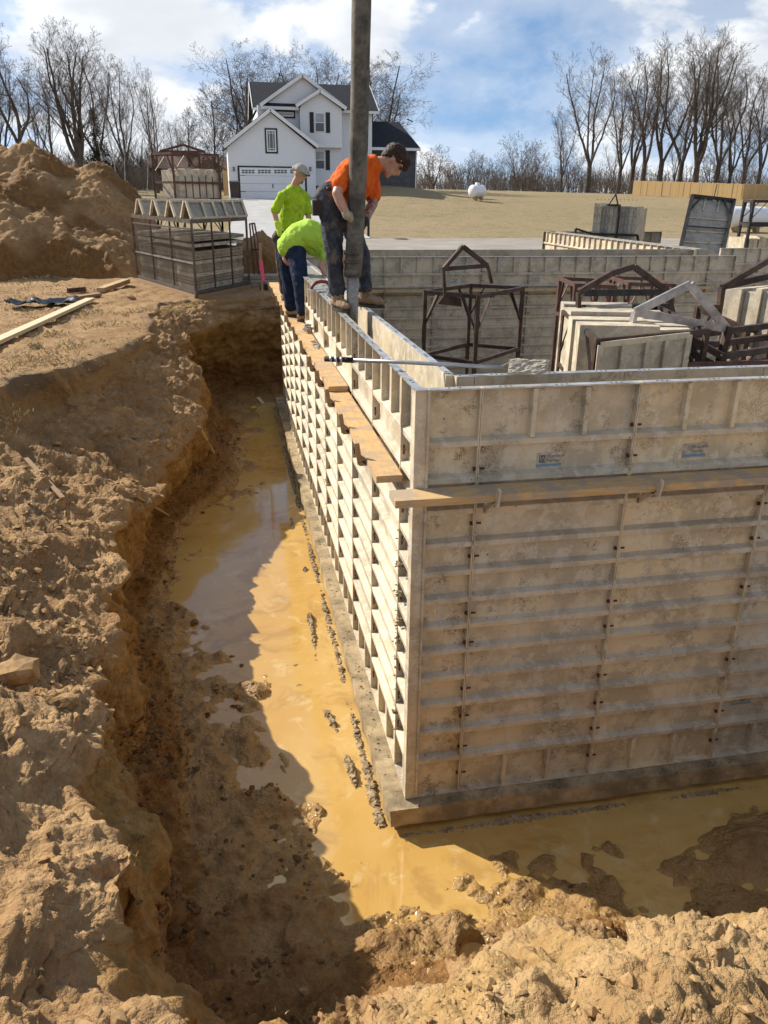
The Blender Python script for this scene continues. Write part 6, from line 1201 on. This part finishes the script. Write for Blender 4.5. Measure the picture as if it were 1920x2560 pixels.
MAT['boot'] = m_cloth('tan_work_boots', (.26, .165, .09), (.36, .25, .15), (.14, .09, .05)); MAT['sole'] = simple('boot_sole', (.05, .04, .03), .8, 0, .3, 20); MAT['leather'] = m_cloth('leather_glove', (.36, .29, .18), (.48, .40, .27)); MAT['glove_b'] = m_cloth('dark_glove_palm', (.02, .02, .02), (.07, .06, .05)); MAT['glove_y'] = m_cloth('lime_glove', (.50, .70, .05), (.62, .82, .08))
MAT['hair'] = simple('brown_hair', (.052, .026, .014), .6, 0, .5, 60, .6, .4); MAT['cap'] = m_cloth('grey_cap', (.30, .27, .22), (.42, .39, .33)); MAT['cap_d'] = m_cloth('cap_brim', (.06, .05, .045), (.10, .09, .08)); MAT['belt'] = simple('belt', (.03, .018, .012), .6); MAT['tint'] = flat('dark_lens', (.008, .008, .01), .15, .6)
def m_skin(name, c, ink=False):
    t = MT(name); n = t.noise(22., 3, .6); k = t.mix(t.ramp(n, .3, .7), tuple(x*.88 for x in c), c)
    if ink: k = t.mix(t.ramp(t.noise(34., 3, .6, dist=1.2), .46, .54, 0, .8), k, (.07, .05, .05))
    t.b.inputs['Subsurface Weight'].default_value = .08; t.b.inputs['Subsurface Radius'].default_value = (.02, .008, .004); return t.out(k, .5, 0, .4)
MAT['skin'] = m_skin('skin', (.56, .30, .20)); MAT['tattoo'] = m_skin('tattooed_skin', (.50, .28, .19), True); MAT['beard'] = m_skin('stubble', (.24, .13, .09))
class Flesh:
    """limbs as tapered round-ended tubes, fused into one continuous skin"""
    def __init__(s): s.b = MB()
    def limb(s, pts, rs, flat=None, n=14):
        pts = [Vector(p) for p in pts]; P = []; R_ = []
        d0 = (pts[0]-pts[1]).normalized(); d1 = (pts[-1]-pts[-2]).normalized()
        for a in (80, 55, 28): P.append(pts[0]+d0*rs[0]*math.sin(rad(a))); R_.append(rs[0]*math.cos(rad(a)))
        P += pts; R_ += list(rs)
        for a in (28, 55, 80): P.append(pts[-1]+d1*rs[-1]*math.sin(rad(a))); R_.append(rs[-1]*math.cos(rad(a)))
        k = len(s.b.v); s.b.tube(P, R_, n)
        if flat:
            ax, f = Vector(flat[0]).normalized(), flat[1]; c = [Vector(p) for p in P]
            for i in range(k, len(s.b.v)): q = Vector(s.b.v[i]); ce = c[min((i-k)//n, len(c)-1)]; o = q-ce; q = ce+o-ax*(o.dot(ax)*(1-f)); s.b.v[i] = tuple(q)
        return s
    def ball(s, c, r, sc=(1, 1, 1), rot=None):
        bm = bmesh.new(); bmesh.ops.create_icosphere(bm, subdivisions=3, radius=1); M_ = rot.to_matrix() if rot else Matrix.Identity(3)
        s.b.add([Vector(c)+M_@Vector((v.co.x*r*sc[0], v.co.y*r*sc[1], v.co.z*r*sc[2])) for v in bm.verts], [tuple(x.index for x in f.verts) for f in bm.faces]); bm.free(); return s
    def build(s, name, mat, parent, vox=.013, smooth=6, wrinkle=0., wsc=9.):
        o = s.b.build('tmp', None); m = o.modifiers.new('r', 'REMESH'); m.mode = 'VOXEL'; m.voxel_size = vox; m2 = o.modifiers.new('s', 'SMOOTH'); m2.iterations = smooth; m2.factor = .5
        bpy.context.view_layer.update(); me = bpy.data.meshes.new_from_object(o.evaluated_get(bpy.context.evaluated_depsgraph_get())); old = o.data; bpy.data.objects.remove(o); bpy.data.meshes.remove(old)
        if wrinkle:
            n = len(me.vertices); v = np.zeros(n*3, np.float32); nn = np.zeros(n*3, np.float32); me.vertices.foreach_get('co', v); me.vertex_normals.foreach_get('vector', nn); v = v.reshape(-1, 3).astype(float); nn = nn.reshape(-1, 3)
            k_ = v@np.array([[1, .5, .2], [-.4, 1, .3], [.55, -.3, .8]]); w = (1-3*np.abs(fbm(k_*[1, .38, .38]+5, wsc*1.7, 2)))*wrinkle; v = v+nn*w[:, None]; me.vertices.foreach_set('co', v.astype(np.float32).ravel())
        me.name = name; me.polygons.foreach_set('use_smooth', [True]*len(me.polygons)); me.update(); return obj(name, me, mat, parent)
def hand(fl, wrist, d, nrm, size=1.0, curl=.9, side=1):
    """palm and five bent fingers; d = direction of the fingers, nrm = out of the back of the hand"""
    d = Vector(d).normalized(); nrm = Vector(nrm); nrm = (nrm-d*nrm.dot(d)).normalized(); s = d.cross(nrm)*side; w = Vector(wrist); k = size
    fl.limb([w, w+d*.045*k, w+d*.085*k], [.030*k, .038*k, .036*k], (nrm, .6))
    for i, (o, L) in enumerate(((-.030, .066), (-.010, .076), (.011, .072), (.031, .056))):
        p = w+d*.085*k+s*o*k; q = p+(d*math.cos(curl*.5)-nrm*math.sin(curl*.5))*L*.5*k; r_ = q+(d*math.cos(curl*1.5)-nrm*math.sin(curl*1.5))*L*.35*k; e = r_+(d*math.cos(curl*2.2)-nrm*math.sin(curl*2.2))*L*.28*k
        fl.limb([p-d*.02*k, q, r_, e], [.0115*k, .0105*k, .0095*k, .0085*k], None, 8)
    p = w+d*.030*k-s*.030*k; q = p+(d*.6-s*.7-nrm*.35).normalized()*.042*k; e = q+(d*.85-nrm*.6).normalized()*.035*k; fl.limb([p, q, e], [.015*k, .013*k, .010*k], None, 8)
def boot(parent, ank, d, size=1.0):
    a = Vector(ank); d = Vector((d[0], d[1], 0)).normalized(); z = Vector((0, 0, 1)); f = Flesh()
    f.limb([a+z*.12, a+z*.02, a+d*.02-z*.045], [.056*size, .054*size, .052*size]); f.limb([a-d*.045-z*.055, a+d*.05-z*.050, a+d*.125-z*.062, a+d*.165-z*.066], [.045*size, .050*size, .047*size, .036*size], (z, .85))
    o = f.build('boot', MAT['boot'], parent, .010, 3, .003, 14.); b = MB(); n = 14; s = Vector((-d.y, d.x, 0)); V = []
    for zz in (-.118, -.092):
        for k in range(n): t = 6.283*k/n; x = math.cos(t); V.append(a+d*(.060+.150*x)+s*math.sin(t)*(.052 if x > 0 else .045)+z*zz)
    b.add(V, [tuple(range(n))[::-1], tuple(range(n, 2*n))]+[(i, (i+1) % n, (i+1) % n+n, i+n) for i in range(n)]); b.build('boot_sole', MAT['sole'], o)
def head(parent, c, face, up, r=.098, stubble=False, jaw=True):
    """skull, jaw, nose, ears, neck joins elsewhere; face = direction looked at"""
    f_ = Vector(face).normalized(); u = Vector(up); u = (u-f_*u.dot(f_)).normalized(); s = f_.cross(u); c = Vector(c); fl = Flesh(); R3 = Matrix((s, f_, u)).transposed(); q = R3.to_quaternion()
    fl.ball(c+u*.025-f_*.008, r, (.80, .98, .92), q); fl.limb([c-u*.03+f_*.010, c-u*.085+f_*.045, c-u*.100+f_*.062], [.066, .048, .026], (s, .95)); fl.ball(c-u*.012+f_*.068, .030, (1.15, .8, 1.2), q)
    fl.limb([c+u*.022+f_*.088, c-u*.018+f_*.108], [.010, .0155]); 
    for k in (-1, 1): fl.ball(c+s*k*.078-f_*.008-u*.002, .028, (.35, .75, 1.1), q); fl.ball(c+s*k*.036+f_*.080+u*.038, .016, (1.3, .6, .6), q)
    fl.limb([c-u*.052+f_*.088-s*.018, c-u*.050+f_*.094, c-u*.052+f_*.088+s*.018], [.008, .0095, .008])
    return fl, f_, u, s, c
def v6(x, y, Y): return Vector(aty(x, y, Y))
# --- worker in orange, astride the cavity, holding the hose
def orange():
    Y = 3.14; r_ = tag(obj('person', None, None, None, (.16, Y, 0)), 'worker in orange T-shirt and dark jeans bending to hold the hose', 'person'); L = lambda p: Vector(p)-Vector((.16, Y, 0))
    ankR = Vector((.010, 3.02, .118)); ankL = Vector((.285, 3.24, .118)); hipR = v6(826, 512, 3.14); hipL = v6(851, 508, 3.38); kneR = v6(836, 648, 3.02); kneL = v6(905, 640, 3.28)
    hipc = (hipR+hipL)/2; chest = v6(893, 440, 3.26); shR = v6(860, 436, 3.06); shL = v6(930, 430, 3.44); neck = v6(938, 410, 3.25); hd = v6(975, 404, 3.23)
    elR = v6(843, 486, 2.96); wrR = v6(868, 540, 2.90); elL = v6(932, 508, 3.30); wrL = v6(913, 552, 3.06)
    b = Flesh(); b.limb([L(hipc), L((hipc+chest)/2), L(chest)], [.125, .125, .13], (Vector((0, 1, 0)), 1.1)); b.limb([L(chest.lerp(neck, .4)), L(neck), L(hd)-Vector((.0, 0, 0))], [.085, .058, .055])
    b.limb([L(shR), L(elR), L(elR.lerp(wrR, .35)), L(wrR)], [.058, .046, .044, .030]); b.limb([L(chest), L(shR)], [.09, .06]); b.limb([L(chest), L(shL)], [.09, .06]); b.limb([L(shL), L(elL)], [.056, .045])
    for h, k, a in ((hipR, kneR, ankR), (hipL, kneL, ankL)): b.limb([L(h), L(k), L(a)], [.085, .055, .04])
    face = Vector((.55, -.18, -.82)); upv = Vector((.80, -.05, .50))
    fl, f_, u, s, c = head(r_, L(hd)+Vector((.025, 0, 0)), face, upv); b.b.add(fl.b.v, fl.b.f)
    body = b.build('body', MAT['skin'], r_, .011, 4)
    f = Flesh(); f.limb([L(elL), L(wrL)], [.046, .032]); f.limb([L(shL.lerp(elL, .55)), L(elL)], [.052, .047]); f.build('tattooed_forearm', MAT['tattoo'], r_, .010, 3)
    f = Flesh(); f.limb([L(hipc)+Vector((.01, 0, .045)), L(hipc.lerp(chest, .5)), L(chest)+Vector((0, 0, .0)), L(neck.lerp(chest, .22))], [.160, .168, .172, .100], (Vector((0, 1, 0)), 1.12))
    f.limb([L(chest), L(shR), L(shR.lerp(elR, .50))], [.14, .082, .072]); f.limb([L(chest), L(shL), L(shL.lerp(elL, .75))], [.14, .082, .072]); sh = f.build('shirt', MAT['orange'], r_, .012, 5, .006, 7.)
    f = Flesh(); f.limb([L(hipR)+Vector((0, .02, .055)), L(hipL)+Vector((0, -.02, .055))], [.130, .130]); 
    for h, k, a in ((hipR, kneR, ankR), (hipL, kneL, ankL)): f.limb([L(h), L(h.lerp(k, .5)), L(k), L(k.lerp(a, .55)), L(a)+Vector((0, 0, .05))], [.110, .092, .072, .070, .070])
    f.build('trousers', MAT['jean'], r_, .012, 4, .005, 10.)
    f = Flesh(); f.limb([L(hipR)+Vector((-.02, -.06, .115)), L(hipc)+Vector((-.10, 0, .13)), L(hipL)+Vector((-.02, .06, .115))], [.032]*3); f.build('belt', MAT['belt'], r_, .010, 2)
    MB().box((-.045, -.03, -.06), (.03, .05, .06)).build('belt_pouch', MAT['belt'], r_, loc=tuple(L(v6(795, 520, 3.1))))
    boot(r_, L(ankR), (.35, -.9)); boot(r_, L(ankL), (.75, -.65))
    hc = Vector((.175, 3.15, 0)); 
    f = Flesh(); f.limb([L(wrR), L(wrR)-(L(elR)-L(wrR)).normalized()*-.03], [.036, .036]); hand(f, L(wrR), Vector((.75, .42, -.28)), Vector((.1, -.95, .1)), 1.08, .75, 1); f.build('glove', MAT['leather'], r_, .008, 2)
    f = Flesh(); f.limb([L(wrL), L(wrL)+(L(wrL)-L(elL)).normalized()*.03], [.036, .036]); hand(f, L(wrL), Vector((-.45, -.62, -.5)), Vector((.7, -.5, .1)), 1.08, .7, -1); f.build('glove', MAT['glove_b'], r_, .008, 2)
    # hair: a cap over crown, back and fringe
    f = Flesh(); R3 = Matrix((s, f_, u)).transposed().to_quaternion(); f.ball(c+u*.050-f_*.028, .104, (.86, .96, .86), R3); f.ball(c+u*.085+f_*.050, .062, (1.05, .9, .75), R3); f.ball(c-f_*.062+u*.0, .066, (.95, .75, 1.0), R3); f.limb([c+u*.085+f_*.06, c+u*.055+f_*.105], [.045, .022], (s, 1.4))
    f.build('hair', MAT['hair'], r_, .009, 3, .010, 26.)
    f = Flesh(); [f.ball(c+s*k*.034+f_*.088+u*.022, .022, (1.25, .5, .8), R3) for k in (-1, 1)]; f.limb([c-s*.078+u*.026+f_*.0, c-s*.06+u*.024+f_*.075, c+s*.06+u*.024+f_*.075, c+s*.078+u*.026+f_*.0], [.005]*4, None, 6); f.build('sunglasses', MAT['tint'], r_, .006, 1)
    bd = shR.lerp(chest, .6)
orange()
# --- worker standing on the far plank
def standing():
    Y = 8.15; X = -.02; zf = ZP+.0; r_ = tag(obj('person', None, None, None, (X, Y, zf)), 'worker in dusty lime T-shirt and grey cap standing on the plank', 'person'); O = Vector((X, Y, zf)); L = lambda p: Vector(p)-O
    ankR = Vector((-.07, 8.10, zf+.118)); ankL = Vector((.03, 8.32, zf+.118)); hipR = v6(700, 600, 8.06); hipL = v6(735, 598, 8.26); kneR = v6(708, 680, 8.04); kneL = v6(730, 680, 8.24); hipc = (hipR+hipL)/2
    chest = v6(735, 505, 8.15); shR = v6(704, 490, 8.05); shL = v6(765, 492, 8.25); neck = v6(737, 462, 8.15); hd = v6(750, 435, 8.1); elR = v6(686, 530, 8.03); wrR = v6(695, 567, 7.96); elL = v6(770, 535, 8.2); wrL = v6(775, 570, 8.1)
    b = Flesh(); b.limb([L(hipc), L((hipc+chest)/2), L(chest)], [.12, .125, .14], (Vector((0, 1, 0)), .8)); b.limb([L(chest), L(neck), L(hd)], [.10, .06, .056])
    for a in ((shR, elR, wrR), (shL, elL, wrL)): b.limb([L(chest)+Vector((0, 0, .05)), L(a[0])], [.09, .06]); b.limb([L(p) for p in a], [.055, .045, .032])
    fl, f_, u, s, c = head(r_, L(hd), Vector((.62, -.62, -.32)), Vector((.1, -.05, 1))); b.b.add(fl.b.v, fl.b.f); b.build('body', MAT['skin'], r_, .012, 4)
    f = Flesh(); f.limb([L(hipc)+Vector((0, 0, -.03)), L(hipc.lerp(chest, .5)), L(chest), L(chest)+Vector((0, 0, .08))], [.17, .172, .195, .16], (Vector((.35, 1, 0)), .68)); [f.limb([L(neck)+Vector((0, 0, -.045)), L(q)+Vector((0, 0, -.012))], [.062, .066]) for q in (shR, shL)]; f.limb([L(shR)+Vector((0, 0, -.01)), L(shL)+Vector((0, 0, -.01))], [.072, .072])
    for a, e in ((shR, elR), (shL, elL)): f.limb([L(chest)+Vector((0, 0, .04)), L(a), L(a.lerp(e, .85))], [.10, .070, .074])
    f.build('shirt', MAT['lime'], r_, .013, 6, .005, 7.)
    f = Flesh(); f.limb([L(hipR)+Vector((0, 0, .03)), L(hipL)+Vector((0, 0, .03))], [.115, .115])
    for h, k, a in ((hipR, kneR, ankR), (hipL, kneL, ankL)): f.limb([L(h), L(k), L(a)+Vector((0, 0, .04))], [.105, .085, .08])
    f.build('trousers', MAT['mudpants'], r_, .013, 4, .005, 10.); boot(r_, L(ankR), (.5, -.85)); boot(r_, L(ankL), (.7, -.7))
    for w, e in ((wrR, elR), (wrL, elL)): f = Flesh(); d = (L(w)-L(e)).normalized(); f.limb([L(w)-d*.05, L(w)], [.046, .040]); hand(f, L(w), d, Vector((-.5, -.8, 0)), 1.05, .8); f.build('glove', MAT['glove_y'], r_, .009, 2)
    R3 = Matrix((s, f_, u)).transposed().to_quaternion(); f = Flesh(); f.ball(c+u*.060-f_*.008, .105, (.86, 1.0, .72), R3); f.limb([c+u*.045-f_*.06, c+u*.045+f_*.06], [.086, .086], (u, .5)); cp = f.build('cap', MAT['cap'], r_, .010, 3)
    b = MB(); V = [];
    for zz in (0, .008):
        for k in range(9): t = PI*k/8; V.append(c+u*(.050+zz-.03*math.sin(t))+s*math.cos(t)*.078+f_*(.075+.085*math.sin(t)))
    b.add(V, [tuple(range(9)), tuple(range(9, 18))[::-1]]+[(k, k+9, k+10, k+1) for k in range(8)]+[(0, 8, 17, 9)]); b.build('brim', MAT['cap_d'], cp)
    f = Flesh(); f.ball(c-u*.088+f_*.066, .026, (1.1, .8, 1.0), R3); f.build('beard', MAT['beard'], r_, .008, 2)
standing()
# --- worker bent double over the wall
def bent():
    Y = 6.3; zf = ZP+.0; O = Vector((-.05, Y, zf)); r_ = tag(obj('person', None, None, None, tuple(O)), 'worker in clean lime T-shirt and navy trousers bent over the forms', 'person'); L = lambda p: Vector(p)-O
    ankR = Vector((-.115, 6.45, zf+.118)); ankL = Vector((-.005, 6.02, zf+.118)); hipR = v6(718, 640, 6.48); hipL = v6(742, 640, 6.22); kneR = v6(723, 710, 6.45); kneL = v6(752, 715, 6.05); hipc = (hipR+hipL)/2
    mid = v6(765, 585, 6.35); chest = v6(815, 605, 6.42); shR = v6(828, 622, 6.25); shL = v6(835, 612, 6.6); neck = v6(852, 640, 6.45); hd = v6(866, 668, 6.45); elR = v6(803, 665, 6.2); wrR = v6(818, 697, 6.1); elL = v6(845, 680, 6.6); wrL = v6(850, 705, 6.4)
    b = Flesh(); b.limb([L(hipc), L(mid), L(chest)], [.13, .13, .13]); b.limb([L(chest), L(neck), L(hd)], [.10, .06, .055])
    for a in ((shR, elR, wrR), (shL, elL, wrL)): b.limb([L(chest), L(a[0])], [.09, .06]); b.limb([L(p) for p in a], [.055, .046, .032])
    fl, f_, u, s, c = head(r_, L(hd), Vector((.3, -.3, -.9)), Vector((.7, .4, .2))); b.b.add(fl.b.v, fl.b.f)
    for w, e in ((wrR, elR), (wrL, elL)): hand(b, L(w), (L(w)-L(e)), Vector((-.5, -.7, .2)), 1.0, .9)
    b.build('body', MAT['skin'], r_, .011, 4)
    f = Flesh(); f.limb([L(v6(724, 614, 6.35)), L(v6(748, 592, 6.35)), L(mid), L(chest)], [.155, .172, .19, .185], (Vector((0, 1, 0)), 1.2)); f.limb([L(mid)+Vector((.03, 0, -.08)), L(chest)+Vector((-.02, 0, -.06))], [.15, .16])
    for a, e in ((shR, elR), (shL, elL)): f.limb([L(chest), L(a), L(a.lerp(e, .5))], [.13, .09, .082])
    f.build('shirt', MAT['lime2'], r_, .013, 5, .006, 6.)
    f = Flesh(); f.limb([L(hipR)+Vector((.0, 0, .02)), L(hipL)+Vector((.0, 0, .02))], [.125, .125])
    for h, k, a in ((hipR, kneR, ankR), (hipL, kneL, ankL)): f.limb([L(h), L(h.lerp(k, .5)), L(k), L(k.lerp(a, .5)), L(a)+Vector((0, 0, .03))], [.118, .108, .092, .090, .090])
    f.build('trousers', MAT['navy'], r_, .013, 4, .004, 9.); boot(r_, L(ankR), (.5, -.2)); boot(r_, L(ankL), (.85, -.5))
    f = Flesh(); R3 = Matrix((s, f_, u)).transposed().to_quaternion(); f.ball(c+u*.045-f_*.02, .104, (.86, .98, .85), R3); f.build('cap', MAT['cap_d'], r_, .010, 3)
    hs = L(wrR)+Vector((.06, -.03, -.07)); MB().box((-.13, -.04, -.006), (.13, .04, .0)).build('float_blade', MAT['alum'], r_, loc=tuple(hs))
bent()
